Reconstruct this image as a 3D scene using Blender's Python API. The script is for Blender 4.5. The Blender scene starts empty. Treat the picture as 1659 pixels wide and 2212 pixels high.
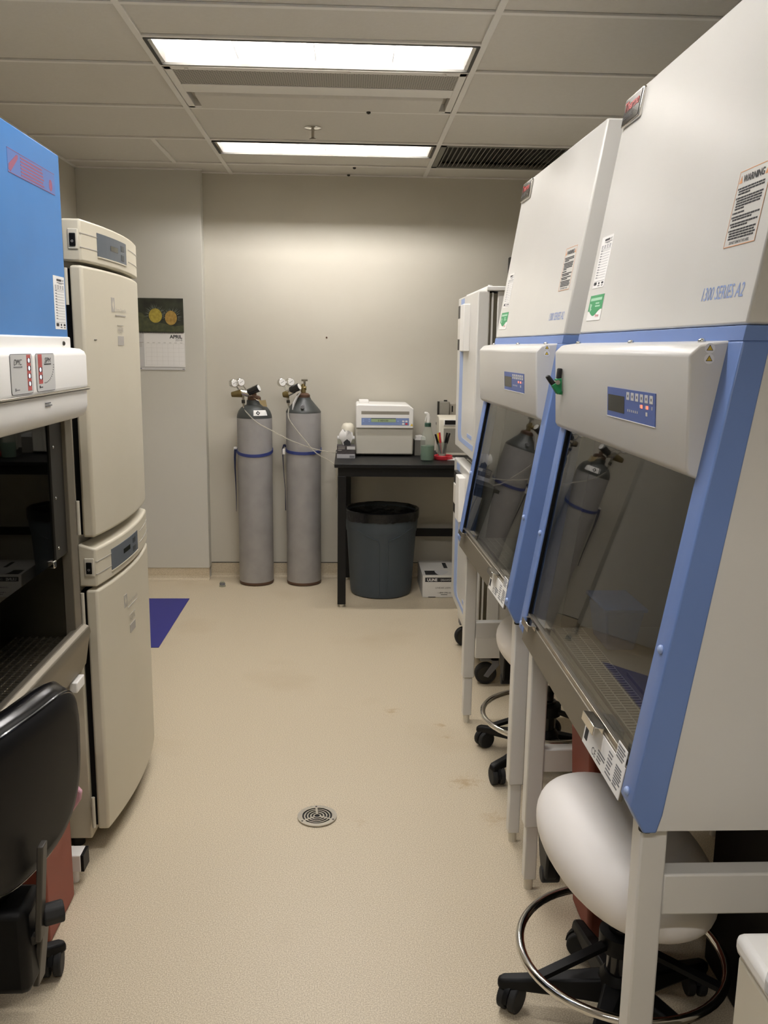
import bpy, bmesh, math, random
from mathutils import Vector, Matrix
random.seed(7)
sc = bpy.context.scene
C = sc.collection

# ---------------------------------------------------------------- camera, world, exposure
F_PX, PW, PH = 1900.0, 1659.0, 2212.0
pit, yaw, rol, CAM_H = math.radians(10.6), math.radians(2.45), math.radians(0.72), 1.566
fw = Vector((math.sin(yaw)*math.cos(pit), math.cos(yaw)*math.cos(pit), -math.sin(pit)))
rt0 = Vector((math.cos(yaw), -math.sin(yaw), 0)); up0 = rt0.cross(fw)
rt = math.cos(rol)*rt0 + math.sin(rol)*up0
up = -math.sin(rol)*rt0 + math.cos(rol)*up0
cam = bpy.data.cameras.new('camera'); camo = bpy.data.objects.new('camera', cam); C.objects.link(camo)
cam.sensor_fit = 'HORIZONTAL'; cam.sensor_width = 36.0; cam.lens = F_PX/PW*36.0
cam.clip_start = 0.05; cam.clip_end = 50
mw = Matrix((rt, up, -fw)).transposed().to_4x4(); mw.translation = (0, 0, CAM_H)
camo.matrix_world = mw
sc.camera = camo
w = bpy.data.worlds.new('world'); sc.world = w; w.use_nodes = True
w.node_tree.nodes['Background'].inputs[0].default_value = (0.5, 0.48, 0.44, 1)
w.node_tree.nodes['Background'].inputs[1].default_value = 0.02
sc.view_settings.view_transform = 'Standard'; sc.view_settings.look = 'None'
sc.view_settings.gamma = 1.0; sc.view_settings.use_curve_mapping = False
sc.view_settings.exposure = 0.0
LAMP = 148.0
LAMP_COL = (1.0, 0.966, 0.95, 1)

# ---------------------------------------------------------------- materials
def lin(c):
    if isinstance(c, str):
        c = [int(c[i:i+2], 16)/255 for i in (0, 2, 4)]
    return tuple(x/12.92 if x <= .04045 else ((x+.055)/1.055)**2.4 for x in c) + (1,)
MATS = {}
def mat(name, col, rough=.5, metal=0, bump=None, spec=.5, coat=0, mix=None, emit=None):
    """bump=(scale,strength,distance)   mix=(colour2, scale, amount, detail)"""
    if name in MATS: return MATS[name]
    m = bpy.data.materials.new(name); m.use_nodes = True; MATS[name] = m
    nt = m.node_tree; b = nt.nodes['Principled BSDF']
    b.inputs['Base Color'].default_value = lin(col); b.inputs['Roughness'].default_value = rough
    b.inputs['Metallic'].default_value = metal; b.inputs['Specular IOR Level'].default_value = spec
    b.inputs['Coat Weight'].default_value = coat
    tc = nt.nodes.new('ShaderNodeTexCoord')
    if mix:
        n = nt.nodes.new('ShaderNodeTexNoise'); n.inputs['Scale'].default_value = mix[1]
        n.inputs['Detail'].default_value = mix[3] if len(mix) > 3 else 4
        nt.links.new(tc.outputs['Object'], n.inputs['Vector'])
        r = nt.nodes.new('ShaderNodeMapRange'); r.inputs[1].default_value = .35; r.inputs[2].default_value = .7
        r.inputs[3].default_value = 0; r.inputs[4].default_value = mix[2]
        nt.links.new(n.outputs['Fac'], r.inputs[0])
        mx = nt.nodes.new('ShaderNodeMix'); mx.data_type = 'RGBA'
        mx.inputs['A'].default_value = lin(col); mx.inputs['B'].default_value = lin(mix[0])
        nt.links.new(r.outputs[0], mx.inputs['Factor']); nt.links.new(mx.outputs['Result'], b.inputs['Base Color'])
    if bump:
        n = nt.nodes.new('ShaderNodeTexNoise'); n.inputs['Scale'].default_value = bump[0]; n.inputs['Detail'].default_value = 3
        nt.links.new(tc.outputs['Object'], n.inputs['Vector'])
        bp = nt.nodes.new('ShaderNodeBump'); bp.inputs['Strength'].default_value = bump[1]; bp.inputs['Distance'].default_value = bump[2]
        nt.links.new(n.outputs['Fac'], bp.inputs['Height']); nt.links.new(bp.outputs['Normal'], b.inputs['Normal'])
    if emit:
        b.inputs['Emission Color'].default_value = emit[0]; b.inputs['Emission Strength'].default_value = emit[1]
    return m
def glass(name, tint, ior=1.6, rough=0.0, opaque=0.0, body=None):
    """thin pane: tinted transmission under a fresnel reflection, part opaque where cloudy"""
    m = bpy.data.materials.new(name); m.use_nodes = True; MATS[name] = m
    nt = m.node_tree; nt.nodes.clear()
    o = nt.nodes.new('ShaderNodeOutputMaterial'); t = nt.nodes.new('ShaderNodeBsdfTransparent')
    t.inputs[0].default_value = lin(tint)
    g = nt.nodes.new('ShaderNodeBsdfGlossy'); g.inputs['Roughness'].default_value = rough
    f = nt.nodes.new('ShaderNodeFresnel')
    ge = nt.nodes.new('ShaderNodeNewGeometry'); im = nt.nodes.new('ShaderNodeMix')      # same reflectance from both sides of the pane
    im.inputs['A'].default_value = ior; im.inputs['B'].default_value = 1/ior
    nt.links.new(ge.outputs['Backfacing'], im.inputs['Factor']); nt.links.new(im.outputs['Result'], f.inputs[0])
    mx = nt.nodes.new('ShaderNodeMixShader')
    base = t
    if opaque > 0:
        d = nt.nodes.new('ShaderNodeBsdfDiffuse'); d.inputs[0].default_value = lin(body or tint)
        m2 = nt.nodes.new('ShaderNodeMixShader'); m2.inputs[0].default_value = opaque
        nt.links.new(t.outputs[0], m2.inputs[1]); nt.links.new(d.outputs[0], m2.inputs[2]); base = m2
    nt.links.new(f.outputs[0], mx.inputs[0]); nt.links.new(base.outputs[0], mx.inputs[1]); nt.links.new(g.outputs[0], mx.inputs[2])
    nt.links.new(mx.outputs[0], o.inputs[0])
    return m
def floor_material():
    m = bpy.data.materials.new('speckled_vinyl'); m.use_nodes = True; MATS['floor'] = m
    nt = m.node_tree; b = nt.nodes['Principled BSDF']; L = nt.links.new
    tc = nt.nodes.new('ShaderNodeTexCoord')
    n1 = nt.nodes.new('ShaderNodeTexNoise'); n1.inputs['Scale'].default_value = 300; n1.inputs['Detail'].default_value = 2
    n2 = nt.nodes.new('ShaderNodeTexVoronoi'); n2.inputs['Scale'].default_value = 190
    n3 = nt.nodes.new('ShaderNodeTexNoise'); n3.inputs['Scale'].default_value = 1.7; n3.inputs['Detail'].default_value = 5
    for n in (n1, n2, n3): L(tc.outputs['Object'], n.inputs['Vector'])
    cr = nt.nodes.new('ShaderNodeValToRGB'); e = cr.color_ramp.elements
    e[0].position = .33; e[0].color = lin('ada08c'); e[1].position = .72; e[1].color = lin('dbd1bc')
    k = cr.color_ramp.elements.new(.45); k.color = lin('beb096'); k = cr.color_ramp.elements.new(.56); k.color = lin('ccbfa5')
    L(n1.outputs['Fac'], cr.inputs[0])
    r2 = nt.nodes.new('ShaderNodeMapRange'); r2.inputs[1].default_value = .0; r2.inputs[2].default_value = .22; r2.inputs[3].default_value = .35; r2.inputs[4].default_value = 0
    L(n2.outputs['Distance'], r2.inputs[0])
    mx = nt.nodes.new('ShaderNodeMix'); mx.data_type = 'RGBA'; mx.inputs['B'].default_value = lin('8f8068')
    L(r2.outputs[0], mx.inputs['Factor']); L(cr.outputs[0], mx.inputs['A'])
    r3 = nt.nodes.new('ShaderNodeMapRange'); r3.inputs[1].default_value = .58; r3.inputs[2].default_value = .8; r3.inputs[3].default_value = 0; r3.inputs[4].default_value = .35
    L(n3.outputs['Fac'], r3.inputs[0])
    m2 = nt.nodes.new('ShaderNodeMix'); m2.data_type = 'RGBA'; m2.inputs['B'].default_value = lin('a08a66')
    L(r3.outputs[0], m2.inputs['Factor']); L(mx.outputs['Result'], m2.inputs['A']); L(m2.outputs['Result'], b.inputs['Base Color'])
    b.inputs['Roughness'].default_value = .42; b.inputs['Specular IOR Level'].default_value = .35
    # brownish scuffs left on the vinyl, each with its own place and ragged edge
    n4 = nt.nodes.new('ShaderNodeTexNoise'); n4.inputs['Scale'].default_value = 38; n4.inputs['Detail'].default_value = 6; L(tc.outputs['Object'], n4.inputs['Vector'])
    prev = m2.outputs['Result']
    for (x, y, r, amt) in ((.20, 3.62, .10, .55), (.40, 3.47, .07, .6), (.415, 3.36, .05, .5), (.44, 2.98, .15, .6), (.50, 2.72, .12, .45), (.05, 2.70, .06, .35)):
        d = nt.nodes.new('ShaderNodeVectorMath'); d.operation = 'DISTANCE'; d.inputs[1].default_value = (x, y, 0); L(tc.outputs['Object'], d.inputs[0])
        a = nt.nodes.new('ShaderNodeMapRange'); a.inputs[1].default_value = 0; a.inputs[2].default_value = r; a.inputs[3].default_value = .62; a.inputs[4].default_value = -.1
        L(d.outputs['Value'], a.inputs[0])
        q = nt.nodes.new('ShaderNodeMath'); q.operation = 'ADD'; L(a.outputs[0], q.inputs[0]); L(n4.outputs['Fac'], q.inputs[1])
        k = nt.nodes.new('ShaderNodeMapRange'); k.inputs[1].default_value = .85; k.inputs[2].default_value = 1.15; k.inputs[3].default_value = 0; k.inputs[4].default_value = amt
        L(q.outputs[0], k.inputs[0])
        x_ = nt.nodes.new('ShaderNodeMix'); x_.data_type = 'RGBA'; x_.inputs['B'].default_value = lin('a3875c'); L(k.outputs[0], x_.inputs['Factor']); L(prev, x_.inputs['A']); prev = x_.outputs['Result']
    L(prev, b.inputs['Base Color'])
    return m
def perforated(name, col, hole, scale):
    m = bpy.data.materials.new(name); m.use_nodes = True; MATS[name] = m
    nt = m.node_tree; b = nt.nodes['Principled BSDF']; L = nt.links.new
    tc = nt.nodes.new('ShaderNodeTexCoord'); mp = nt.nodes.new('ShaderNodeMapping'); mp.inputs['Rotation'].default_value = (0, 0, .785)
    v = nt.nodes.new('ShaderNodeTexVoronoi'); v.inputs['Scale'].default_value = scale; v.inputs['Randomness'].default_value = 0
    L(tc.outputs['Object'], mp.inputs['Vector']); L(mp.outputs[0], v.inputs['Vector'])
    r = nt.nodes.new('ShaderNodeMapRange'); r.inputs[1].default_value = .25; r.inputs[2].default_value = .4
    L(v.outputs['Distance'], r.inputs[0])
    mx = nt.nodes.new('ShaderNodeMix'); mx.data_type = 'RGBA'; mx.inputs['A'].default_value = lin(hole); mx.inputs['B'].default_value = lin(col)
    L(r.outputs[0], mx.inputs['Factor']); L(mx.outputs['Result'], b.inputs['Base Color']); b.inputs['Roughness'].default_value = .6
    return m
floor_material()
mat('wall', 'c6c1b3', .75, bump=(260, .08, .001), mix=('bdb7a8', 3, .35))
mat('wall2', 'c5c2b7', .7, bump=(260, .08, .001))
mat('tile', 'd0ccc3', .85, bump=(90, .25, .002), mix=('cac5bb', 60, .4))
mat('grid', 'e2dfd8', .6)
mat('plenum', '55514a', .9)
mat('white_metal', 'dedad0', .45)
mat('lamp_white', '6e6b66', .35)
mat('lamp', 'ffffff', .5, emit=(LAMP_COL, LAMP))
mat('steel_lip', '857e70', .5, .7)
mat('steel_in', '88837a', .5, .15, mix=('7b766d', 30, .5))
mat('steel_bar', 'b5b0a6', .45)
mat('slot_dark', '2d2a25', .7)
mat('chrome', 'd9d7d2', .12, 1)
mat('steel', 'b4aea2', .3, 1, mix=('958f84', 40, .4))
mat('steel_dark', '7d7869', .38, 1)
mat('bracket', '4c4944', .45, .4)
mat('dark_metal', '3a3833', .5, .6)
mat('grille_back', '504e48', .8)
mat('grille_blade', '8d8a80', .6, .1)
mat('grille_dark', '77756c', .6, .1)
mat('cream', 'd8d6d0', .28, mix=('d1cec7', 2.5, .5), spec=.5)
mat('cream2', 'cfc8b4', .42, bump=(420, .05, .0006), mix=('c6bea8', 3, .4))
mat('white_plastic', 'f0eee9', .4)
mat('bone', 'd6d0bf', .45)
mat('blue', '6d88c0', .38, mix=('6580b8', 4, .5))
mat('blue_cab', '447fbf', .45, mix=('3d76b4', 6, .5))
mat('letter_blue', '8fa3d2', .5)
mat('pale_blue', '9db1da', .5)
mat('blue_panel', '4a61a2', .35)
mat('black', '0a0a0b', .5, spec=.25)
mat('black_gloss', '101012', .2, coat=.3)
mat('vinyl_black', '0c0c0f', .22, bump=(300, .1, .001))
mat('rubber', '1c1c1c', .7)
mat('lcd', '15180f', .15)
mat('grey_tank', 'a3a1a0', .5, .1, bump=(60, .1, .002), mix=('8d8b8a', 9, .6, 6))
mat('tank_dark', '434645', .45, mix=('3a3d3b', 12, .5))
mat('brown', '5b4334', .5, .3)
mat('brass', '7f7048', .4, .7, mix=('6a5830', 60, .5))
mat('strap', '2c3a78', .6)
mat('strap_dark', '23294a', .7)
mat('tube_clear', 'd9d8d0', .2)
mat('table_black', '0d0d0e', .45, spec=.3, mix=('141416', 20, .5))
mat('can_grey', '3f484f', .55, bump=(40, .05, .002))
mat('liner', '0c0c0e', .3, bump=(25, .6, .01))
mat('paper', 'eceae6', .7)
mat('paper_grey', 'c9c8c6', .7)
mat('print', '2a2a2c', .7)
mat('print_grey', '77777a', .7)
mat('print_light', 'a9a49c', .7)
mat('print_orange', 'd79a6a', .7)
mat('red', 'c7303a', .45)
mat('red_badge', 'a8242c', .3)
mat('red_bin', '8c4230', .55)
mat('red_strip', 'c05a55', .5)
mat('red_tint', '5a76b2', .5)
mat('red_tint2', '96566f', .5)
mat('green', '1f8a52', .4)
mat('green_sticker', '3f9a63', .5)
mat('green_pale', 'a9d6b6', .5)
mat('dark_green', '23473a', .5)
mat('yellow', 'd8b53a', .5)
mat('lcd_green', '9fb58d', .3)
mat('seat_white', 'ece7e1', .42, bump=(350, .06, .0008))
mat('mat_blue', '2c2c7e', .6)
mat('pink', 'd8a6b4', .6)
mat('tan_tag', '9c8a64', .7)
mat('cal_dark', '23241d', .6, mix=('3c4030', 14, .9))
mat('cal_moss', '3f4430', .6, mix=('55583a', 40, .9))
mat('cal_yellow', 'b3a042', .6, mix=('8a7a2c', 60, .8))
mat('cal_gold', 'b08f4a', .6, mix=('86692c', 60, .8))
mat('cal_spine', '9aa39a', .6)
mat('led_red', 'ff3020', .4, emit=((1, .12, .06, 1), 3))
mat('led_white', 'e8ecff', .4, emit=((.9, .95, 1, 1), .6))
perforated('perforated', 'aaa59a', '3a362e', 75)
glass('sash_glass', 'dcdddb', 1.5)
glass('smoked_glass', 'a5a7a3', 1.25)
glass('clear', 'e9ece6', 1.45, .03, .12, 'e8e8e2')
glass('bottle', 'eef1ec', 1.35, .08, .14, 'e2e2dc')
glass('liquid', '8fbfa2', 1.2, .05, .5, '7aa88c')
M_ = MATS

# ---------------------------------------------------------------- mesh helpers
OFF = {}
class MB:
    def __init__(s): s.v = []; s.f = []
    def add(s, vs, fs):
        o = len(s.v); s.v += [tuple(p) for p in vs]; s.f += [tuple(i+o for i in f) for f in fs]; return s
    def hexa(s, p): return s.add(p, [(3, 2, 1, 0), (4, 5, 6, 7), (0, 1, 5, 4), (1, 2, 6, 5), (2, 3, 7, 6), (3, 0, 4, 7)])
    def box(s, x0, x1, y0, y1, z0, z1):
        return s.hexa([(x0, y0, z0), (x1, y0, z0), (x1, y1, z0), (x0, y1, z0), (x0, y0, z1), (x1, y0, z1), (x1, y1, z1), (x0, y1, z1)])
    def prism(s, poly, ax, a, b):
        f = {'x': lambda u, v, t: (t, u, v), 'y': lambda u, v, t: (u, t, v), 'z': lambda u, v, t: (u, v, t)}[ax]
        n = len(poly)
        return s.add([f(u, v, a) for u, v in poly]+[f(u, v, b) for u, v in poly],
                     [tuple(range(n))[::-1], tuple(range(n, 2*n))]+[(i, (i+1) % n, n+(i+1) % n, n+i) for i in range(n)])
    def ring(s, P):    # list of rings (equal length) -> skin with caps
        n = len(P[0]); vs = [q for r in P for q in r]
        fs = [(k*n+i, k*n+(i+1) % n, (k+1)*n+(i+1) % n, (k+1)*n+i) for k in range(len(P)-1) for i in range(n)]
        return s.add(vs, fs+[tuple(range(n))[::-1], tuple(range((len(P)-1)*n, len(P)*n))])
    def cyl(s, p0, p1, r0, r1=None, n=16):
        r1 = r0 if r1 is None else r1
        p0, p1 = Vector(p0), Vector(p1); d = (p1-p0).normalized()
        a = d.orthogonal().normalized(); b = d.cross(a)
        R = lambda p, r: [p+r*(math.cos(t)*a+math.sin(t)*b) for t in (2*math.pi*i/n for i in range(n))]
        return s.ring([R(p0, r0), R(p1, r1)])
    def tube(s, pts, r, n=8, closed=False, flat=None):
        pts = [Vector(p) for p in pts]; m = len(pts); P = []; a = None
        for i, p in enumerate(pts):
            if closed: d = pts[(i+1) % m]-pts[i-1]
            else: d = pts[min(i+1, m-1)]-pts[max(i-1, 0)]
            d.normalize()
            a = d.orthogonal() if a is None else a-d*a.dot(d)
            a.normalize(); b = d.cross(a); rr = r[i] if isinstance(r, (list, tuple)) else r
            P.append([p+rr*(math.cos(t)*a+math.sin(t)*b) for t in (2*math.pi*k/n for k in range(n))])
        if closed:
            vs = [q for R in P for q in R]
            return s.add(vs, [(k*n+i, k*n+(i+1) % n, ((k+1) % m)*n+(i+1) % n, ((k+1) % m)*n+i) for k in range(m) for i in range(n)])
        return s.ring(P)
    def lathe(s, prof, c=(0, 0, 0), n=32, close=True):
        P = [[(c[0]+r*math.cos(t), c[1]+r*math.sin(t), c[2]+z) for t in (2*math.pi*i/n for i in range(n))] for r, z in prof]
        if close: return s.ring(P)
        vs = [q for r in P for q in r]
        return s.add(vs, [(k*n+i, k*n+(i+1) % n, (k+1)*n+(i+1) % n, (k+1)*n+i) for k in range(len(P)-1) for i in range(n)])
    def ellip(s, c, a, rot=0, nu=40, nv=20, e1=1., e2=1.):
        sp = lambda x, p: math.copysign(abs(x)**p, x)
        P = []; cr, sr = math.cos(rot), math.sin(rot)
        for j in range(nv+1):
            ph = -math.pi/2+math.pi*j/nv; R = []
            cp = max(abs(math.cos(ph))**e1, 1e-3)
            for i in range(nu):
                t = 2*math.pi*i/nu; x = a[0]*cp*sp(math.cos(t), e2); y = a[1]*cp*sp(math.sin(t), e2)
                R.append((c[0]+x*cr-y*sr, c[1]+x*sr+y*cr, c[2]+a[2]*sp(math.sin(ph), e1)))
            P.append(R)
        return s.ring(P)
    def xf(s, M):
        s.v = [tuple(M @ Vector(p)) for p in s.v]; return s
    def build(s, name, m, parent=None, smooth=False, bevel=0, seg=2, label=None, angle=40):
        me = bpy.data.meshes.new(name)
        o = OFF.get(parent.name) if parent else None
        vs = [tuple(Vector(p)-o) for p in s.v] if o else s.v
        me.from_pydata(vs, [], s.f); me.update()
        bm = bmesh.new(); bm.from_mesh(me); bmesh.ops.recalc_face_normals(bm, faces=bm.faces)
        bm.to_mesh(me); bm.free()
        me.materials.append(M_[m] if isinstance(m, str) else m)
        ob = bpy.data.objects.new(name, me); C.objects.link(ob)
        if parent:
            ob.parent = parent
            if o: OFF[ob.name] = o
        if bevel:
            bv = ob.modifiers.new('bevel', 'BEVEL'); bv.width = bevel; bv.segments = seg; bv.limit_method = 'ANGLE'; bv.angle_limit = math.radians(35)
        if smooth or bevel:
            me.polygons.foreach_set('use_smooth', [True]*len(me.polygons)); me.set_sharp_from_angle(angle=math.radians(angle))
        if label: ob['label'] = label
        return ob
def thing(name, label, cat, loc=(0, 0, 0), rotz=0, group=None, local=None):
    o = bpy.data.objects.new(name, None); C.objects.link(o); o.empty_display_size = .1
    o.location = loc; o.rotation_euler = (0, 0, rotz); o['label'] = label; o['category'] = cat
    if group: o['group'] = group
    OFF[o.name] = Vector(local if local is not None else loc)
    return o
def tag(o, label, cat, group=None):
    o['label'] = label; o['category'] = cat
    if group: o['group'] = group
    return o
def struct(o): o['kind'] = 'structure'; return o
def copy_tree(o, parent=None):
    c = o.copy(); C.objects.link(c)
    if parent: c.parent = parent
    for ch in list(o.children): copy_tree(ch, c)
    return c
class Face:
    """a flat face in space: origin O, right u, up v, normal n = u x v; prints are thin plates on it"""
    def __init__(s, O, u, v):
        s.u = Vector(u).normalized(); s.v = Vector(v).normalized(); s.n = s.u.cross(s.v); s.O = Vector(O)
        s.M = Matrix((s.u, s.v, s.n)).transposed().to_4x4(); s.M.translation = s.O
    def rect(s, mb, a0, b0, a1, b1, t0=0., t1=.001):
        k = MB().box(a0, a1, b0, b1, t0, t1).xf(s.M); return mb.add(k.v, k.f)
    def poly(s, mb, pts, t0=0., t1=.001):
        k = MB().prism(pts, 'z', t0, t1).xf(s.M); return mb.add(k.v, k.f)
    def disc(s, mb, a, b, ra, rb=None, t0=0., t1=.001, n=20):
        rb = rb or ra
        return s.poly(mb, [(a+ra*math.cos(2*math.pi*i/n), b+rb*math.sin(2*math.pi*i/n)) for i in range(n)], t0, t1)
    def rrect(s, mb, a0, b0, a1, b1, r, t0=0., t1=.001):
        p = []
        for cx, cy, q in ((a1-r, b1-r, 0), (a0+r, b1-r, 1), (a0+r, b0+r, 2), (a1-r, b0+r, 3)):
            p += [(cx+r*math.cos((q+i/4)*math.pi/2), cy+r*math.sin((q+i/4)*math.pi/2)) for i in range(5)]
        return s.poly(mb, p, t0, t1)
    def text(s, txt, a, b, h, m, parent, width=None, t=.0012, align='LEFT', shear=0, bold=0, name='lettering'):
        cu = bpy.data.curves.new('t', 'FONT'); cu.body = txt; cu.size = 1; cu.align_x = align; cu.shear = shear; cu.offset = bold; cu.resolution_u = 3
        ob = bpy.data.objects.new('t', cu); C.objects.link(ob)
        me = bpy.data.meshes.new_from_object(ob.evaluated_get(bpy.context.evaluated_depsgraph_get()))
        bpy.data.objects.remove(ob); bpy.data.curves.remove(cu)
        xs = [v.co.x for v in me.vertices]; ys = [v.co.y for v in me.vertices]
        if not xs: return
        sy = h/.69; sx = sy if width is None else width/(max(xs)-min(xs))
        ox = min(xs) if width is not None and align == 'LEFT' else 0
        off = OFF.get(parent.name, Vector())
        for v in me.vertices:
            v.co = s.M @ Vector((a+(v.co.x-ox)*sx, b+v.co.y*sy, t)) - off
        me.materials.append(M_[m]); me.name = name
        o = bpy.data.objects.new(name, me); C.objects.link(o); o.parent = parent; OFF[o.name] = off
        return o
    def lines(s, name, m, parent, a0, b1, a1, step, h, n, seed=1, t0=.001, t1=.0013, frac=(.5, 1)):
        r = random.Random(seed); mb = MB()
        for i in range(n): s.rect(mb, a0, b1-i*step-h, a0+(a1-a0)*r.uniform(*frac), b1-i*step, t0, t1)
        return mb.build(name, m, parent)

# ================================================================= ROOM
XL, XR, YB, YF, ZC = -1.70, 1.45, 5.92, -2.0, 2.64
struct(MB().box(XL, XR, YF, YB, -.06, 0).build('floor', 'floor'))
struct(MB().box(XL-.1, XR+.1, YB, YB+.1, 0, 2.85).build('wall_back', 'wall'))
struct(MB().box(XL-.1, XL, YF, YB, 0, 2.85).build('wall_left', 'wall'))
struct(MB().box(XR, XR+.1, YF, YB, 0, 2.85).build('wall_right', 'wall'))
struct(MB().box(XL-.1, XR+.1, YF-.1, YF, 0, 2.85).build('wall_front', 'wall'))
struct(MB().box(XL, -.928, 5.83, YB-.001, .082, ZC+.02).build('wall_panel', 'wall2', bevel=.003))
def cove(name, p0, p1, inward):
    p0, p1, n = Vector(p0), Vector(p1), Vector(inward)
    prof = [(.0, 0.0), (.035, .0), (.020, .004), (.010, .012), (.006, .028), (.006, .098), (.0, .1)]
    mb = MB().ring([[p+n*a+Vector((0, 0, z+.0005)) for a, z in prof] for p in (p0, p1)])
    return struct(mb.build(name, 'floor'))
cove('baseboard_back', (-.93, YB, 0), (XR, YB, 0), (0, -1, 0))
cove('baseboard_panel', (XL, 5.84, 0), (-.93, 5.84, 0), (0, -1, 0))
cove('baseboard_left', (XL, YF, 0), (XL, 5.83, 0), (1, 0, 0))
cove('baseboard_right', (XR, YF, 0), (XR, YB, 0), (-1, 0, 0))
struct(MB().box(-.93, XR, YB-.0075, YB, .1, .103).build('trim_1', 'dark_metal'))

# ceiling: slab above, lay-in tiles and grid bars below it
ceil = struct(MB().box(XL-.1, XR+.1, YF-.1, YB+.1, 2.85, 2.9).build('ceiling', 'plenum'))
rows = [3.09+.63*k for k in range(-8, 5)] + [YB]
rows[0] = YF
cols = [XL, -.745, .485, XR]
def tile(x0, x1, y0, y1):
    MB().box(x0+.009, x1-.009, y0+.009, y1-.009, ZC+.004, ZC+.02).build('ceiling_tile', 'tile', ceil, bevel=.003)
def barx(x0, x1, y): MB().box(x0, x1, y-.011, y+.011, ZC-.004, ZC+.004).build('grid_bar', 'grid', ceil, bevel=.001)
def bary(x, y0, y1): MB().box(x-.012, x+.012, y0, y1, ZC-.005, ZC+.006).build('grid_bar', 'grid', ceil, bevel=.001)
LIGHTS = [(-.69, -.37), (1.83, 2.15), (3.40, 3.72), (5.005, 5.325)]
for i in range(len(rows)-1):
    y0, y1 = rows[i], rows[i+1]
    for c in range(3):
        x0, x1 = cols[c], cols[c+1]
        if c == 1:
            L = [l for l in LIGHTS if l[0] >= y0-.05 and l[1] <= y1+.05]
            if abs(y0-3.72) < .01: continue                     # air diffuser
            if L:
                l = L[0]
                if l[0]-y0 > .1: tile(x0, x1, y0, l[0]); barx(x0, x1, l[0])
                if y1-l[1] > .1: tile(x0, x1, l[1], y1); barx(x0, x1, l[1])
                continue
        if c == 2 and abs(y0-4.98) < .01: continue               # return grille
        if c == 0 and abs(y0-4.98) < .01:
            tile(x0, -1.04, y0, y1); tile(-1.04, x1, y0, y1); bary(-1.04, y0, y1); continue
        tile(x0, x1, y0, y1)
    if i:
        for c in range(3): barx(cols[c], cols[c+1], y0)
for x in cols[1:3]: bary(x, YF, YB)
for a in ((XL, XL+.018, YF, YB), (XR-.018, XR, YF, YB), (XL, XR, YB-.02, YB), (XL, -.91, 5.81, 5.83)):
    MB().box(*a, ZC-.003, ZC+.003).build('wall_angle', 'grid', ceil)

def ceiling_light(y0, y1, label):
    x0, x1, d = -.728, .468, .125
    t = thing('ceiling_light', label, 'light', ((x0+x1)/2, (y0+y1)/2, ZC), group='recessed ceiling lights')
    z0, z1 = ZC, ZC+d
    y0 += .013; y1 -= .013
    # tapered white reflector, open below
    i = .028
    mb = MB()
    a = [(x0, y0, z0), (x1, y0, z0), (x1, y1, z0), (x0, y1, z0)]
    b = [(x0+i, y0+i, z1), (x1-i, y0+i, z1), (x1-i, y1-i, z1), (x0+i, y1-i, z1)]
    g = .006
    ao = [(x0-g, y0-g, z0), (x1+g, y0-g, z0), (x1+g, y1+g, z0), (x0-g, y1+g, z0)]
    bo = [(x0-g, y0-g, z1+g), (x1+g, y0-g, z1+g), (x1+g, y1+g, z1+g), (x0-g, y1+g, z1+g)]
    mb.add(a+b+ao+bo, [(0, 1, 5, 4), (1, 2, 6, 5), (2, 3, 7, 6), (3, 0, 4, 7), (4, 5, 6, 7),
                       (8, 9, 13, 12), (9, 10, 14, 13), (10, 11, 15, 14), (11, 8, 12, 15), (12, 13, 14, 15),
                       (0, 1, 9, 8), (1, 2, 10, 9), (2, 3, 11, 10), (3, 0, 8, 11)])
    mb.build('housing', 'lamp_white', t)
    MB().cyl((x0+.04, (y0+y1)/2, ZC+.082), (x1-.04, (y0+y1)/2, ZC+.082), .02, n=10).build('lamp_tube', 'lamp', t)
    for k in range(1, 4):
        x = x0+(x1-x0)*k/4
        MB().box(x-.001, x+.001, y0+.012, y1-.012, z0+.018, z0+.055).build('louver_blade', 'lamp_white', t)
    fr = MB()
    for q in ((x0-.004, x1+.004, y0-.006, y0+.003), (x0-.004, x1+.004, y1-.003, y1+.006), (x0-.006, x0+.006, y0, y1), (x1-.006, x1+.006, y0, y1)):
        fr.box(*q, z0-.006, z0+.003)
    fr.build('frame', 'dark_metal', t)
    for x in (x0+.012, x1-.012):
        MB().box(x-.008, x+.008, y0+.02, y1-.02, z0-.004, z0+.03).build('end_clip', 'chrome', t, bevel=.002)
ceiling_light(*LIGHTS[2], 'long recessed ceiling light beside the perforated air diffuser')
ceiling_light(*LIGHTS[3], 'long recessed ceiling light near the back wall behind the sprinkler')
ceiling_light(*LIGHTS[1], 'recessed ceiling light above the aisle between the blue and the cream cabinets')

ceiling_light(*LIGHTS[0], 'recessed ceiling light behind the viewer')
t = thing('air_diffuser', 'white ceiling air diffuser with a perforated strip and a lowered box', 'air vent', (-.13, 4.03, ZC))
MB().box(-.73, .47, 3.735, 4.335, ZC+.03, ZC+.036).build('back_plate', 'tile', t)
fr = MB()
for q in ((-.73, .47, 3.735, 3.772), (-.73, -.70, 3.735, 4.335), (.44, .47, 3.735, 4.335), (-.73, .47, 4.31, 4.335)): fr.box(*q, ZC-.004, ZC+.03)
fr.build('frame', 'grid', t, bevel=.002)
MB().box(-.70, .44, 3.772, 3.965, ZC-.002, ZC+.004).build('perforated_strip', 'perforated', t)
MB().box(-.70, .44, 3.965, 4.08, ZC-.005, ZC+.004).build('ledge', 'grid', t)
MB().prism([(4.08, ZC+.01), (4.10, ZC-.014), (4.308, ZC-.014), (4.308, ZC+.01)], 'x', -.665, .41).build('lowered_box', 'tile', t, bevel=.003)
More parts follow.
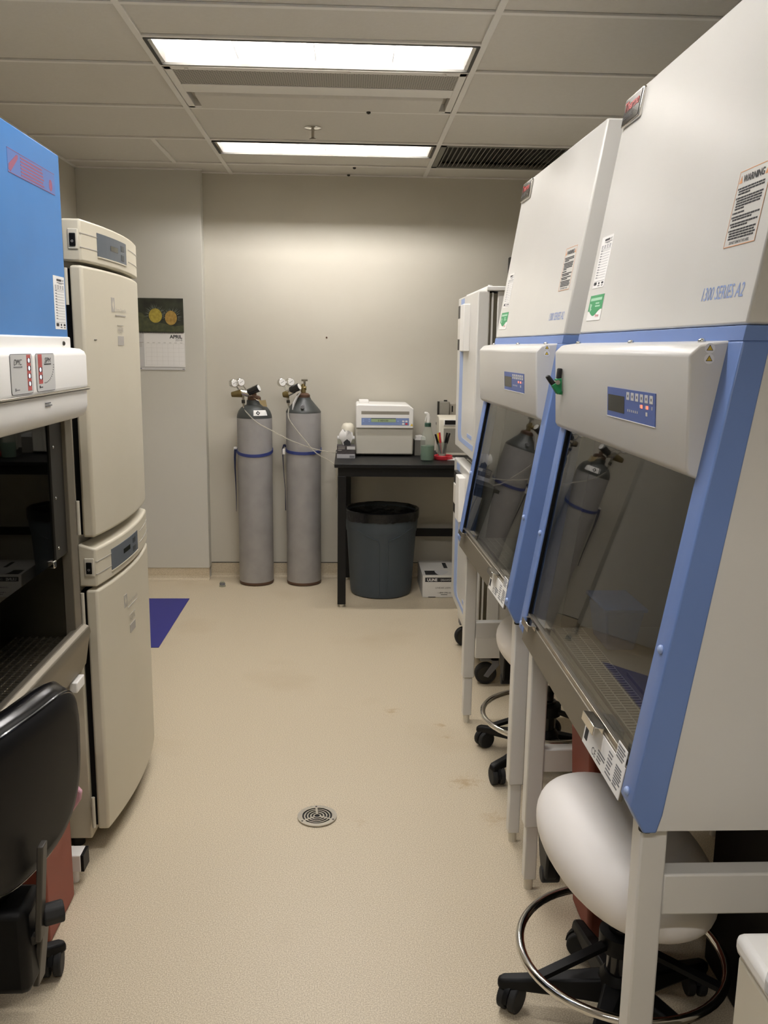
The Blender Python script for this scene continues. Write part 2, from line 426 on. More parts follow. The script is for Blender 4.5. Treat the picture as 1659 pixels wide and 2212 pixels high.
for x in (-.64, .0, .38): MB().cyl((x, 3.752, ZC-.008), (x, 3.752, ZC-.003), .008, n=10).build('screw', 'grid', t)

t = thing('return_air_grille', 'dark slatted return air grille in the ceiling near the back wall', 'air vent', (.97, 5.29, ZC))
fr = MB()
for q in ((.50, 1.43, 4.995, 5.03), (.50, 1.43, 5.57, 5.60), (.50, .53, 4.995, 5.6), (1.4, 1.43, 4.995, 5.6)): fr.box(*q, ZC-.004, ZC+.02)
fr.build('frame', 'grille_dark', t)
MB().box(.50, 1.43, 4.995, 5.6, ZC+.03, ZC+.035).build('back_plate', 'grille_back', t)
x = .54; first = None
while x < 1.4:
    if first is None:
        first = MB().hexa([(x, 5.03, ZC), (x+.003, 5.03, ZC), (x+.003, 5.57, ZC), (x, 5.57, ZC), (x+.016, 5.03, ZC+.02), (x+.019, 5.03, ZC+.02), (x+.019, 5.57, ZC+.02), (x+.016, 5.57, ZC+.02)]).build('grille_blade', 'grille_blade', t); x0 = x
    else:
        c = first.copy(); c.location.x = x-x0; C.objects.link(c)
    x += .026
t = thing('sprinkler_head', 'small metal fire sprinkler head hanging from the ceiling', 'sprinkler', (-.18, 4.69, ZC))
MB().lathe([(.043, 0), (.043, -.004), (.034, -.008), (.016, -.010)], (-.18, 4.69, ZC+.003), 24).build('escutcheon', 'chrome', t, smooth=True)
MB().cyl((-.18, 4.69, ZC-.045), (-.18, 4.69, ZC), .007, n=10).build('stem', 'steel', t)
MB().lathe([(.006, -.045), (.018, -.052), (.018, -.055), (.004, -.058)], (-.18, 4.69, ZC), 16).build('deflector', 'steel', t)
for k, (x, y) in enumerate(((.09, 4.30), (.035, 5.63), (.0, 5.86))):
    tag(MB().lathe([(.010, 0), (.010, -.006), (.004, -.010)], (x, y, ZC-(.014 if k == 0 else .004)), 12).build('ceiling_button', 'dark_metal'),
        ['small dark button under the lowered box of the air diffuser', 'tiny dark ceiling clip on the grid bar behind the rear light', 'tiny dark ceiling clip where ceiling meets back wall'][k], 'clip')

# ================================================================= BIOSAFETY CABINETS (right)
def xs(z): return .487+.16*(z-.79)
def safety_cabinet(y0, rot, label, dx=0.):
    t = thing('safety_cabinet', label, 'lab cabinet', (.517+dx, y0, 0), rot, 'tilted-front biosafety cabinets on the right', local=(.517, 0, 0))
    W, XBK = 1.0, 1.27
    for a, b in ((0, .02), (.98, 1.0)):
        MB().prism([(.535, .75), (XBK, .75), (XBK, 1.583), (xs(1.583)+.04, 1.583), (xs(.80)+.04, .80)], 'y', a, b).build('side_panel', 'cream', t)
    MB().box(XBK-.02, XBK, .02, .98, .75, 1.583).build('back_panel', 'cream', t)
    MB().box(.535, XBK-.02, .02, .98, .75, .765).build('base_pan', 'steel', t)
    for a, b in ((-.003, .055), (.945, 1.003)):
        p = MB().prism([(xs(.795), .795), (.513, .747), (.536, .747), (.545, .78), (xs(1.583)+.045, 1.583), (xs(1.583), 1.583)], 'y', a, b).build('front_post', 'blue', t, bevel=.003)
        for z in (1.07, .812):
            MB().ellip((xs(z)-.001, (a+b)/2, z), (.006, .008, .008), nu=12, nv=8).build('bolt', 'pale_blue', p, smooth=True)
        MB().cyl((.527, (a+b)/2, .737), (.527, (a+b)/2, .748), .012, n=12).build('rubber_stop', 'rubber', p)
    MB().prism([(xs(1.583), 1.583), (xs(1.607), 1.607), (XBK, 1.607), (XBK, 1.583)], 'y', -.002, 1.002).build('blue_band', 'blue', t, bevel=.001)
    ub = MB().prism([(xs(1.608), 1.608), (xs(2.195), 2.195), (1.18, 2.195), (XBK, 2.08), (XBK, 1.608)], 'y', 0, W).build('upper_housing', 'cream', t, bevel=.005)
    hd = MB().prism([(.624, 1.585), (.568, 1.577), (.551, 1.560), (.560, 1.374), (.566, 1.364), (.590, 1.353), (.60, 1.36), (.63, 1.58)], 'y', .05, .985).build('front_hood', 'cream', t, bevel=.005)
    for y in (.12, .5, .93):
        MB().ellip((.598, y, 1.583), (.007, .007, .005), nu=12, nv=8).build('screw', 'chrome', hd, smooth=True)
    sl = Face((xs(.79), 0, .79), (0, -1, 0), (.16, 0, 1))       # sloped front plane; b measured along slope
    nz = math.sqrt(1+.16**2); B = lambda z: (z-.79)*nz
    g = MB(); sl.rect(g, -.945, B(.838), -.055, B(1.40), -.016, -.010); g.build('sash_glass', 'sash_glass', t)
    for a, b in ((-.061, -.055), (-.945, -.939)):
        g = MB(); sl.rect(g, a, B(.80), b, B(1.37), -.012, -.004); g.build('seal', 'black', t)
    g = MB(); sl.rect(g, -.945, B(.775), -.055, B(.842), -.008, -.001); g.build('front_rail', 'steel_lip', t, bevel=.002)
    g = MB(); sl.rect(g, -.94, B(.842), -.06, B(.852), -.02, -.004); g.build('sash_edge', 'steel', t, bevel=.001)
    for y in (.86, .235):
        g = MB()
        sl.rect(g, -y-.04, B(.848), -y+.04, B(.851), 0, .02); sl.rect(g, -y-.04, B(.833), -y+.04, B(.851), .018, .021); sl.rect(g, -y-.04, B(.838), -y+.04, B(.851), -.001, .002)
        g.build('sash_handle', 'chrome', t, bevel=.001)
    # interior
    MB().box(.56, 1.14, .03, .97, .795, .80).build('work_tray', 'steel_in', t)
    gr = MB()
    for k in range(62): gr.box(.575, .655, .05+k*.0145, .0555+k*.0145, .80, .806)
    for xx in (.575, .60, .628, .652): gr.box(xx, xx+.003, .05, .95, .800, .8065)
    gr.build('front_grille', 'steel_bar', t)
    MB().box(.57, .66, .045, .955, .8, .8015).build('grille_slots', 'slot_dark', t)
    MB().box(1.015, 1.125, .045, .955, .8, .8015).build('grille_slots', 'slot_dark', t)
    gr = MB()
    for k in range(62): gr.box(1.02, 1.12, .05+k*.0145, .0555+k*.0145, .80, .806)
    gr.build('rear_grille', 'steel_bar', t)
    MB().box(.67, .99, .08, .60, .80, .812).build('tray_plate', 'steel_in', t, bevel=.002)
    MB().box(1.14, 1.15, .02, .98, .80, 1.58).build('inner_wall', 'steel_in', t)
    for a, b in ((.021, .028), (.972, .979)): MB().prism([(.60, .80), (1.14, .80), (1.14, 1.57), (.70, 1.57)], 'y', a, b).build('inner_side', 'steel_in', t)
    MB().box(.72, 1.14, .03, .97, 1.50, 1.51).build('inner_ceiling', 'steel_dark', t)
    # stand
    for a, b in ((.018, .066), (.940, .988)):
        for x0, x1 in ((.517, .565), (1.19, 1.238)):
            lg = MB().box(x0, x1, a, b, .205, .75).build('stand_leg', 'cream', t, bevel=.004)
            MB().box(x0+.006, x1-.006, a+.006, b-.006, .035, .206).build('inner_leg', 'cream', lg, bevel=.003)
            MB().cyl(((x0+x1)/2, (a+b)/2, 0), ((x0+x1)/2, (a+b)/2, .036), .013, n=12).build('levelling_foot', 'bone', lg)
    MB().box(.565, 1.19, .022, .062, .572, .652).build('cross_bar', 'cream', t, bevel=.004)
    MB().box(.565, 1.19, .944, .984, .376, .446).build('cross_bar', 'cream', t, bevel=.004)
    MB().box(1.195, 1.233, .066, .94, .45, .52).build('cross_bar', 'cream', t, bevel=.004)
    # badge, labels and lettering on the sloped upper front
    g = MB(); sl.rrect(g, -.985, B(2.118), -.845, B(2.188), .006, 0, .008); bd = g.build('badge', 'chrome', ub, bevel=.002)
    g = MB(); sl.rect(g, -.978, B(2.124), -.852, B(2.182), .008, .009); g.build('badge_face', 'black_gloss', bd)
    sl.text('Thermo', -.972, B(2.153), .022, 'red_badge', bd, width=.112, t=.0098, bold=.03)
    sl.text('SCIENTIFIC', -.972, B(2.134), .010, 'print_grey', bd, width=.075, t=.0098)
    def cert(f, parent, a0, b0, a1, b1):
        g = MB(); f.rect(g, a0, b0, a1, b1, 0, .0008); lb = g.build('certificate_label', 'paper', parent)
        w_, h_ = a1-a0, b1-b0; X = lambda u: a0+u*w_; Y = lambda v: b0+v*h_
        g = MB()
        for k in range(4): f.rect(g, X(.30+k*.105), Y(.905), X(.385+k*.105), Y(.945), .0008, .0012)
        g.build('print', 'print', lb)
        f.text('-TEST', X(.71), Y(.907), h_*.036, 'print', lb, width=w_*.24)
        g = MB()
        f.rect(g, X(.32), Y(.872), X(.94), Y(.885), .0008, .0012); f.rect(g, X(.48), Y(.855), X(.75), Y(.864), .0008, .0012)
        for r in range(3):
            for q in range(4): f.rect(g, X(.12+q*.22), Y(.815-r*.025), X(.12+q*.22+.13), Y(.826-r*.025), .0008, .0012)
        for k in range(11):
            yy = .72-k*.052; f.rect(g, X(.12), Y(yy), X(.26), Y(yy+.012), .0008, .0012); f.rect(g, X(.12), Y(yy-.008), X(.92), Y(yy-.004), .0008, .0011)
        f.rect(g, X(.10), Y(.742), X(.94), Y(.747), .0008, .0011); f.rect(g, X(.08), Y(.128), X(.95), Y(.134), .0008, .0011)
        g.build('print', 'print_grey', lb)
        g = MB(); f.rrect(g, X(.08), Y(.055), X(.32), Y(.115), w_*.03, .0008, .0012)
        f.rect(g, X(.48), Y(.065), X(.58), Y(.105), .0008, .0012); f.disc(g, X(.83), Y(.085), w_*.09, h_*.022, .0008, .0012)
        f.rect(g, X(.45), Y(.03), X(.62), Y(.045), .0008, .0012); f.rect(g, X(.76), Y(.03), X(.9), Y(.045), .0008, .0012)
        g.build('print', 'print', lb)
        return lb
    safety_cabinet.cert = cert
    cert(sl, ub, -.962, B(1.722), -.862, B(1.850))
    g = MB(); sl.rect(g, -.955, B(1.640), -.832, B(1.703), 0, .0015); gs = g.build('green_sticker', 'paper', ub)
    wave = [(-.955, B(1.703)), (-.955, B(1.663))]+[(-.955+.123*i/12, B(1.659+.008*math.cos(i/12*math.pi*2.0+.4))) for i in range(1, 13)]+[(-.832, B(1.703))]
    g = MB(); sl.poly(g, wave, .0015, .0019); g.build('print', 'green_sticker', gs)
    g = MB(); sl.rect(g, -.945, B(1.689), -.845, B(1.696), .0019, .0022); sl.rect(g, -.895, B(1.680), -.862, B(1.684), .0019, .0022); sl.rect(g, -.895, B(1.673), -.852, B(1.677), .0019, .0022)
    sl.poly(g, [(-.945, B(1.683)), (-.925, B(1.68)), (-.93, B(1.67)), (-.922, B(1.668)), (-.935, B(1.662)), (-.94, B(1.669))], .0019, .0022)
    g.build('print', 'green_pale', gs)
    sl.text('Thermo', -.882, B(1.648), .008, 'red', gs, width=.034, t=.0018)
    g = MB(); sl.rect(g, -.158, B(1.738), -.042, B(1.862), 0, .0006); wl = g.build('warning_label', 'cream', ub)
    g = MB()
    for a0, b0, a1, b1 in ((-.158, 1.738, -.042, 1.7392), (-.158, 1.8608, -.042, 1.862), (-.158, 1.738, -.157, 1.862), (-.043, 1.738, -.042, 1.862)): sl.rect(g, a0, B(b0), a1, B(b1), .0006, .001)
    for a in (-.148, -.054): sl.poly(g, [(a-.006, B(1.842)), (a+.006, B(1.842)), (a, B(1.854))], .0006, .001)
    g.build('print', 'print_orange', wl)
    sl.text('WARNING', -.139, B(1.842), .0115, 'print', wl, width=.076, bold=.02)
    yy = 1.834
    g = MB(); rr = random.Random(3)
    for para in (3, 5, 1, 2, 2, 4):
        sl.rect(g, -.152, B(yy-.003), -.149, B(yy), .0006, .001)
        for k in range(para):
            e = -.056 if k < para-1 else -.056-rr.uniform(0, .06)
            x = -.147
            while x < e:
                ww = rr.uniform(.005, .014); sl.rect(g, x, B(yy-.0028), min(x+ww, e+.006), B(yy), .0006, .001); x += ww+.0018
            yy -= .0044
        yy -= .0022
    g.build('print', 'print', wl)
    sl.text('DO NOT REMOVE THIS LABEL', -.138, B(1.742), .0045, 'print', wl, width=.074, bold=.02)
    sl.text('1300 SERIES A2', -.204, B(1.653), .0225, 'letter_blue', ub, width=.166, shear=.12, bold=.004, t=.0005)
    # control panel on the hood
    hf = Face((.551, 0, 1.56), (0, -1, 0), (-.0485, 0, 1)); Z = lambda z: z-1.56
    g = MB(); hf.rect(g, -.497, Z(1.430), -.200, Z(1.490), 0, .0015); cp = g.build('control_panel', 'blue_panel', hd)
    g = MB(); hf.rect(g, -.498, Z(1.4285), -.199, Z(1.430), 0, .002); g.build('panel_trim', 'white_plastic', cp)
    g = MB(); hf.rect(g, -.490, Z(1.441), -.380, Z(1.475), .0015, .002); g.build('display', 'lcd', cp)
    for k in range(6):
        g = MB(); a = -.366+k*.0272; hf.rect(g, a, Z(1.470), a+.018, Z(1.485), .0015, .002); kb = g.build('key', 'paper_grey', cp)
        g = MB(); hf.rect(g, a+.006, Z(1.475), a+.012, Z(1.480), .002, .0023); g.build('print', 'print_grey', kb)
    for k, a in enumerate((-.278, -.246)):
        g = MB(); hf.rect(g, a, Z(1.459), a+.008, Z(1.465), .0015, .0022); g.build('indicator_lamp', 'led_red', cp)
    g = MB()
    for a in (-.285, -.253, -.218): hf.rect(g, a, Z(1.459), a+.004, Z(1.465), .0015, .002)
    for k in range(6): hf.rect(g, -.358+k*.0115, Z(1.447), -.354+k*.0115, Z(1.4515), .0015, .002)
    hf.rect(g, -.25, Z(1.446), -.24, Z(1.453), .0015, .002)
    g.build('print', 'paper_grey', cp)
    ef = Face((.584, .05, 1.565), (1, 0, 0), (0, 0, 1))
    for b in (.006, -.011):
        g = MB(); ef.disc(g, 0, b, .0085, None, 0, .0008); st = g.build('hazard_sticker', 'paper', hd)
        g = MB(); ef.poly(g, [(-.0055, b-.0035), (.0055, b-.0035), (0, b+.006)], .0008, .0011); g.build('print', 'print', st)
        g = MB(); ef.poly(g, [(-.0042, b-.0028), (.0042, b-.0028), (0, b+.0045)], .0011, .0013); g.build('print', 'yellow', st)
    # plates on the front rail
    g = MB(); sl.rect(g, -.300, B(.777), -.057, B(.838), -.001, .0005); np_ = g.build('name_plate', 'paper', t)
    g = MB(); sl.rrect(g, -.292, B(.788), -.272, B(.812), .002, .0005, .0009); np2 = g.build('print', 'print', np_)
    sl.text('CE', -.235, B(.783), .014, 'print', np_, width=.026, t=.0007)
    sl.lines('print', 'print_grey', np_, -.200, B(.806), -.155, .0062, .003, 4, 2, .0005, .0009)
    sl.lines('print', 'print_grey', np_, -.145, B(.830), -.105, .0068, .003, 7, 4, .0005, .0009)
    sl.lines('print', 'print_grey', np_, -.100, B(.826), -.062, .0052, .003, 8, 5, .0005, .0009)
    g = MB(); sl.rect(g, -.112, B(.832), -.062, B(.866), -.001, .0006); ns = g.build('notice_sticker', 'paper', t)
    sl.lines('print', 'print_grey', ns, -.108, B(.863), -.066, .0055, .003, 5, 8, .0006, .001, (.8, 1))
    return t
bscA = safety_cabinet(1.372, 0, 'nearest large cream and blue safety cabinet with a green clamp on its hood')
bscB = safety_cabinet(2.545, .030, 'farther cream and blue safety cabinet standing beside the white double incubator')

# green spring clamp on the hood's far corner
t = thing('spring_clamp', 'green spring clamp with black handle tips on the near cabinet hood', 'clamp', (.54, 2.275, 1.47))
def bar(p0, p1, wdt, y0, y1, w1=None):
    k = .964
    p0, p1 = [Vector((p[0]*k, 0, 1.566-(1.566-p[1])*k)) for p in (p0, p1)]; d = (p1-p0).normalized(); n = Vector((-d.z, 0, d.x))
    w1 = wdt if w1 is None else w1
    q = [p0-n*wdt, p1-n*w1, p1+n*w1, p0+n*wdt]
    return MB().prism([(a.x, a.z) for a in q], 'y', y0, y1)
bar((.551, 1.474), (.533, 1.497), .006, 2.266, 2.284, .005).build('handle_grip', 'rubber', t, bevel=.003)
bar((.5645, 1.487), (.5665, 1.517), .006, 2.266, 2.284, .0055).build('handle_grip', 'rubber', t, bevel=.003)
bar((.551, 1.476), (.567, 1.451), .007, 2.2645, 2.2855, .006).build('jaw', 'green', t, bevel=.002)
bar((.563, 1.490), (.567, 1.451), .008, 2.265, 2.285, .006).build('jaw', 'green', t, bevel=.002)
MB().cyl((.540, 2.263, 1.483), (.540, 2.287, 1.483), .006, n=12).build('spring_pivot', 'steel', t)
MB().box(.546, .5535, 2.266, 2.284, 1.452, 1.460).build('jaw_tip', 'green', t)

t = thing('plastic_tub', 'translucent blue plastic tub inside the nearest safety cabinet', 'tub', (.70, 2.18, .807))
glass('blue_plastic', '5f96d8', 1.3, .1, .6, '3a78c8')
MB().hexa([(.668, 2.13, .807), (.74, 2.13, .807), (.74, 2.26, .807), (.668, 2.26, .807), (.655, 2.11, .915), (.755, 2.11, .915), (.755, 2.28, .915), (.655, 2.28, .915)]).build('tub_body', 'blue_plastic', t, bevel=.006)
MB().box(.649, .761, 2.104, 2.286, .915, .925).build('tub_lid', 'blue_plastic', t, bevel=.003)

# ================================================================= STOOLS
def caster(t, x, y, ang, r=.034, m='rubber', stem=.03):
    c, s_ = math.cos(ang), math.sin(ang); ax = Vector((-s_, c, 0)); P = Vector((x, y, r))
    mb = MB()
    for k in (-1, 1): mb.cyl(P+ax*(k*.004), P+ax*(k*.024), r, n=20)
    cs = mb.build('caster', m, t, bevel=.004)
    mb = MB(); mb.cyl((x, y, r), (x, y, 2*r+stem), .009, n=10)
    h = []
    for k in range(9):
        a = math.radians(20*k); h.append((r*1.12*math.cos(a), r+r*1.12*math.sin(a)))
    hood = MB().prism(h+[(0, r)], 'y', -.006, .006).xf(Matrix.Translation((x, y, 0)) @ Matrix.Rotation(ang, 4, 'Z'))
    mb.add(hood.v, hood.f)
    mb.build('caster_hood', 'black', cs, smooth=True)
    return cs
def five_star(t, cx, cy, a0, R, zh=.10):
    MB().lathe([(.045, .07), (.05, .09), (.048, .125), (.034, .145)], (cx, cy, 0), 24).build('base_hub', 'black', t, smooth=True)
    for k in range(5):
        a = a0+k*2*math.pi/5; d = Vector((math.cos(a), math.sin(a), 0)); n = Vector((-d.y, d.x, 0)); o = Vector((cx, cy, 0))
        rings = []
        for r, hw, z0, z1 in ((.03, .034, .072, .130), (.12, .026, .068, .112), (.22, .020, .062, .092), (R+.02, .019, .058, .084), (R+.034, .012, .06, .078)):
            p = o+d*r; rings.append([p-n*hw+Vector((0, 0, z0)), p+n*hw+Vector((0, 0, z0)), p+n*hw*.75+Vector((0, 0, z1)), p-n*hw*.75+Vector((0, 0, z1))])
        MB().ring(rings).build('base_arm', 'black', t, bevel=.006)
        caster(t, cx+d.x*R, cy+d.y*R, a+1.1, stem=.004)
def lab_stool(cx, cy, a0, R, ringr, label, seat=True):
    t = thing('lab_stool', label, 'stool', (cx, cy, 0), 0, 'white padded lab stools')
    five_star(t, cx, cy, a0, R)
    MB().lathe([(.030, .12), (.030, .26), (.022, .262), (.022, .41)], (cx, cy, 0), 20).build('gas_column', 'black_gloss', t, smooth=True)
    MB().tube([(cx+ringr*math.cos(q), cy+ringr*math.sin(q), .2) for q in (2*math.pi*i/56 for i in range(56))], .0105, 10, True).build('foot_ring', 'chrome', t, smooth=True)
    for k in range(3):
        q = 1.45+k*2*math.pi/3
        d = Vector((math.cos(q), math.sin(q), 0)); o = Vector((cx, cy, 0)); n = Vector((-d.y, d.x, 0))
        MB().ring([[o+d*r-n*.011+Vector((0, 0, z-.006)), o+d*r+n*.011+Vector((0, 0, z-.006)), o+d*r+n*.011+Vector((0, 0, z+.006)), o+d*r-n*.011+Vector((0, 0, z+.006))] for r, z in ((.02, .225), (ringr, .2))]).build('ring_spoke', 'black', t)
    MB().lathe([(.05, .205), (.05, .245), (.03, .25)], (cx, cy, 0), 20).build('ring_collar', 'black', t, smooth=True)
    sx, sy = cx-.034, cy-.049
    st = MB().ellip((sx, sy, .486), (.158, .288, .098), .14, 56, 28, .92, .92).build('seat_cushion', 'seat_white', t, smooth=True)
    MB().ellip((sx+.02, sy+.02, .41), (.10, .17, .03), .14, 32, 12, .7, .8).build('seat_pan', 'black', t, smooth=True)
    b = MB().prism([(-.02, .40), (.09, .42), (.10, .36), (.07, .30), (.045, .268), (.015, .262), (-.005, .285), (-.012, .33)], 'x', -.012, .02)
    b.xf(Matrix.Translation((cx-.135, cy+.155, 0))).build('tilt_bracket', 'black', t, bevel=.006)
    MB().cyl((cx-.15, cy+.185, .272), (cx-.105, cy+.185, .272), .021, n=20).build('tilt_knob', 'rubber', t, bevel=.004)
    return t
lab_stool(.64, 1.80, math.radians(167), .245, .232, 'white padded stool tucked under the nearest safety cabinet')
lab_stool(.765, 3.12, math.radians(144), .262, .245, 'white padded stool half hidden under the farther safety cabinet')

# red bin under the near cabinet
t = thing('waste_bin', 'dull red waste bin standing behind the near white stool', 'bin', (.78, 2.19, 0))
MB().hexa([(.655, 2.10, 0), (.90, 2.10, 0), (.90, 2.27, 0), (.655, 2.27, 0), (.625, 2.085, .60), (.92, 2.085, .60), (.92, 2.285, .60), (.625, 2.285, .60)]).build('bin_body', 'red_bin', t, bevel=.012)
MB().box(.615, .93, 2.078, 2.292, .60, .622).build('bin_rim', 'red_bin', t, bevel=.006)

t = thing('shade_filler_box', 'dark box added to deepen the shade under the nearest safety cabinet', 'box', (1.05, 1.75, 0))  # made-up box, added to darken the space under the near cabinet
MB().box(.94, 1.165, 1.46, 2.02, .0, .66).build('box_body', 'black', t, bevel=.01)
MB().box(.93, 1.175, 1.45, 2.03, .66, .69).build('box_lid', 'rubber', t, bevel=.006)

# ================================================================= WHITE BOX, bottom right
t = thing('storage_cart', 'white plastic cart with a recessed grip at the bottom right', 'cart', (.80, .95, 0))
MB().box(.605, 1.05, .62, 1.185, .03, .655).build('cart_body', 'bone', t, bevel=.008)
bmx = MB()
bmx.box(.60, .665, .62, 1.19, .655, .69)
lid = bmx.build('lid_rim', 'white_plastic', t, bevel=.012, seg=3)
MB().box(.695, 1.055, .62, 1.19, .655, .694).build('lid', 'white_plastic', t, bevel=.008)
MB().box(.663, .697, .63, 1.18, .655, .668).build('lid_groove', 'bone', t)
MB().prism([(.598, .9), (.598, 1.085), (.612, 1.105), (.628, 1.075), (.63, .9)], 'z', .668, .6925).build('grip_recess', 'paper_grey', t, bevel=.004)
for x, y in ((.64, .66), (1.01, .66), (.64, 1.14), (1.01, 1.14)):
    MB().cyl((x, y, 0), (x, y, .031), .018, n=14).build('foot', 'rubber', t)

# ================================================================= CREAM DOUBLE INCUBATOR (left)
def incubator(z0, label, upper):
    y0, y1, ym, hw = 2.552, 3.205, 2.88, .33
    t = thing('incubator', label, 'incubator', (-1.1, ym, z0), group='cream stacked incubators on the left')
    xfr = lambda y: -.738+.0275*(1-((y-ym)/hw)**2)
    N = 18; ys = [y0+(y1-y0)*i/N for i in range(N+1)]
    def curved(za, zb, thick, off=0., ya=0, yb=N, zb_in=None):
        mb = MB(); yy = ys[ya:yb+1]
        rings = [[(xfr(y)+off-thick, y, za), (xfr(y)+off, y, za), (xfr(y)+off, y, zb), (xfr(y)+off-thick, y, zb if zb_in is None else zb_in)] for y in yy]
        return mb.ring(rings)
    zb = z0
    MB().box(-1.42, -.792, y0+.005, y1, zb+.0, zb+.93).build('cabinet_body', 'cream2', t, bevel=.006)
    MB().box(-.792, -.775, y0+.02, y1-.01, zb+.04, zb+.80).build('door_gasket', 'black', t)
    dr = curved(zb+.035, zb+.808, .036).build('door', 'cream2', t, bevel=.008, seg=3)
    fa = curved(zb+.818, zb+.932, .053, 0, 0, N, None if upper else zb+.930+.018).build('control_fascia', 'cream2', t, bevel=.006, seg=3)
    for z in (.855, .893):
        for a, b in ((0, 3), (12, N)):
            curved(zb+z, zb+z+.002, .004, .0012, a, b).build('fascia_line', 'print_light', fa)
    # blue-grey display pad following the curve
    curved(zb+.842, zb+.907, .004, .0016, 3, 11).build('display_pad', mat('pad_grey', '596068', .4), fa)
    dp = curved(zb+.868, zb+.883, .004, .0024, 6, 8).build('display', 'lcd', fa)
    for z in (.878, .850): curved(zb+z, zb+z+.017, .004, .0024, 9, 10).build('key', mat('pad_dark', '363c40', .4), fa)
    fx = Face((xfr(2.66)+.002, 2.66, zb), (0, 1, 0), (0, 0, 1))
    curved(zb+.838, zb+.8415, .006, .003, 3, 11).build('pad_ledge', 'cream2', fa)
    MB().box(-.772, -.744, y0-.003, y0+.006, zb+.850, zb+.905).build('switch_recess', 'bone', fa, bevel=.002)
    sw = MB().box(-.767, -.750, y0-.006, y0, zb+.858, zb+.893).build('rocker_switch', 'black', fa, bevel=.002)
    sf = Face((-.7585, y0-.006, zb+.868), (1, 0, 0), (0, 0, 1)); sf.text('O', 0, 0, .006, 'paper_grey', sw, align='CENTER', t=.0006)
    for z in (.045, .65 if False else .70):
        MB().cyl((-.782, y0-.004, zb+z), (-.782, y0-.004, zb+z+.10), .006, n=10).build('hinge', 'bone', t, smooth=True)
    # logo and HEPA mark (flat print near the crown of the door)
    def pfa(y):
        return Face((xfr(y)+.0006, y, zb), (-2*.0275*(y-ym)/hw**2, 1, 0), (0, 0, 1))
    pf = pfa(2.772)
    g = MB(); pf.rect(g, -.015, .690, .015, .732, -.001, .0004); lg = g.build('logo', 'print_light', dr)
    g = MB(); pf.poly(g, [(0, .696), (.008, .711), (0, .726), (-.008, .711)], .0004, .0008); g.build('print', 'cream2', lg)
    pf = pfa(2.85)
    pf.text('Forma Scientific', -.062, .692, .011, 'print_light', dr, width=.12, t=.0016)
    g = MB(); pf.rect(g, -.058, .679, .055, .6825, -.001, .0008); g.build('print', 'print_light', dr)
    pf = pfa(2.84)
    pf.text('HEPA', -.032, .628, .018, 'print_light', dr, width=.062, t=.0012)
    g = MB(); pf.rect(g, -.032, .590, .032, .618, -.001, .0006); pf.rect(g, -.032, .650, .032, .6515, -.001, .0006); g.build('print', 'print_light', dr)
    if upper:
        g = MB(); Face((xfr(2.62)+.0006, 2.62, zb), (0, 1, 0), (0, 0, 1)).rect(g, -.01, .604, .035, .606, -.002, .0006); g.build('scuff', 'print', dr)
    else:
        for x in (-1.38, -.85):
            for y in (y0+.05, y1-.05): MB().cyl((x, y, -.0), (x, y, zb+.001), .02, n=14).build('foot', 'rubber', t)
    return t
incubator(.040, 'lower cream incubator standing on the floor beside the left safety cabinet', False)
t = incubator(.972, 'upper cream incubator stacked on the lower one, beside the blue cabinet', True)

# ================================================================= LEFT BLUE SAFETY CABINET
Y0, Y1 = 1.12, 2.45
t = thing('safety_cabinet', 'old safety cabinet with a bright blue top and white rounded hood on the left', 'lab cabinet', (-1.1, 1.78, 0))
ub = MB().box(-1.48, -.752, Y0, Y1-.005, 1.56, 2.045).build('upper_housing', 'blue_cab', t, bevel=.004)
MB().box(-1.48, -.80, Y1-.006, Y1+.002, 1.60, 2.03).build('side_trim', 'black', t)
MB().box(-1.48, -.747, Y0, Y1, 1.548, 1.583).build('white_band', 'white_plastic', t, bevel=.004)
hd = MB().prism([(-.76, 1.556), (-.722, 1.552), (-.711, 1.545), (-.7065, 1.535), (-.7065, 1.454), (-.712, 1.449), (-.709, 1.442), (-.709, 1.402), (-.714, 1.385), (-.724, 1.373), (-.742, 1.366), (-.765, 1.366), (-.775, 1.40), (-.775, 1.55)], 'y', Y0, Y1-.002).build('front_hood', 'white_plastic', t, bevel=.006, seg=3)
MB().cyl((-.7065, Y0, 1.4475), (-.7065, Y1-.001, 1.4475), .0055, n=12).build('hood_rail', 'chrome', hd, smooth=True)
MB().ellip((-.7455, 2.385, 1.566), (.004, .006, .006), nu=12, nv=8).build('lock', 'dark_metal', t, smooth=True)
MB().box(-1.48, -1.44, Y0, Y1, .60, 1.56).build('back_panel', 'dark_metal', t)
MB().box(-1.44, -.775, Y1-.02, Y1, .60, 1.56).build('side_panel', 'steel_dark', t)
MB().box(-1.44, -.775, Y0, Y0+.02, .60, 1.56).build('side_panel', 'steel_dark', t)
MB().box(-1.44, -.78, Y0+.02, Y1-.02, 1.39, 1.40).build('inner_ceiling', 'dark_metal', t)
MB().box(-.785, -.757, 2.395, Y1, .74, 1.375).build('front_post', 'steel_lip', t, bevel=.002)
fr = MB().box(-.778, -.768, 2.30, 2.395, 1.0, 1.37).build('sash_frame', 'dark_metal', t, bevel=.001)
for z in (1.30, 1.165, 1.03): MB().ellip((-.767, 2.318, z), (.003, .004, .004), nu=10, nv=6).build('screw', 'chrome', fr, smooth=True)
MB().box(-.779, -.773, Y0+.03, 2.31, .995, 1.375).build('sash_glass', 'smoked_glass', t)
MB().box(-.785, -.764, 2.27, 2.29, .985, 1.005).build('sash_hook', 'chrome', t, bevel=.003)
MB().box(-1.44, -.76, Y0+.02, Y1-.02, .735, .742).build('work_surface', 'steel_dark', t)
gr = MB()
for k in range(78): gr.box(-.935, -.775, Y0+.05+k*.016, Y0+.0545+k*.016, .742, .748)
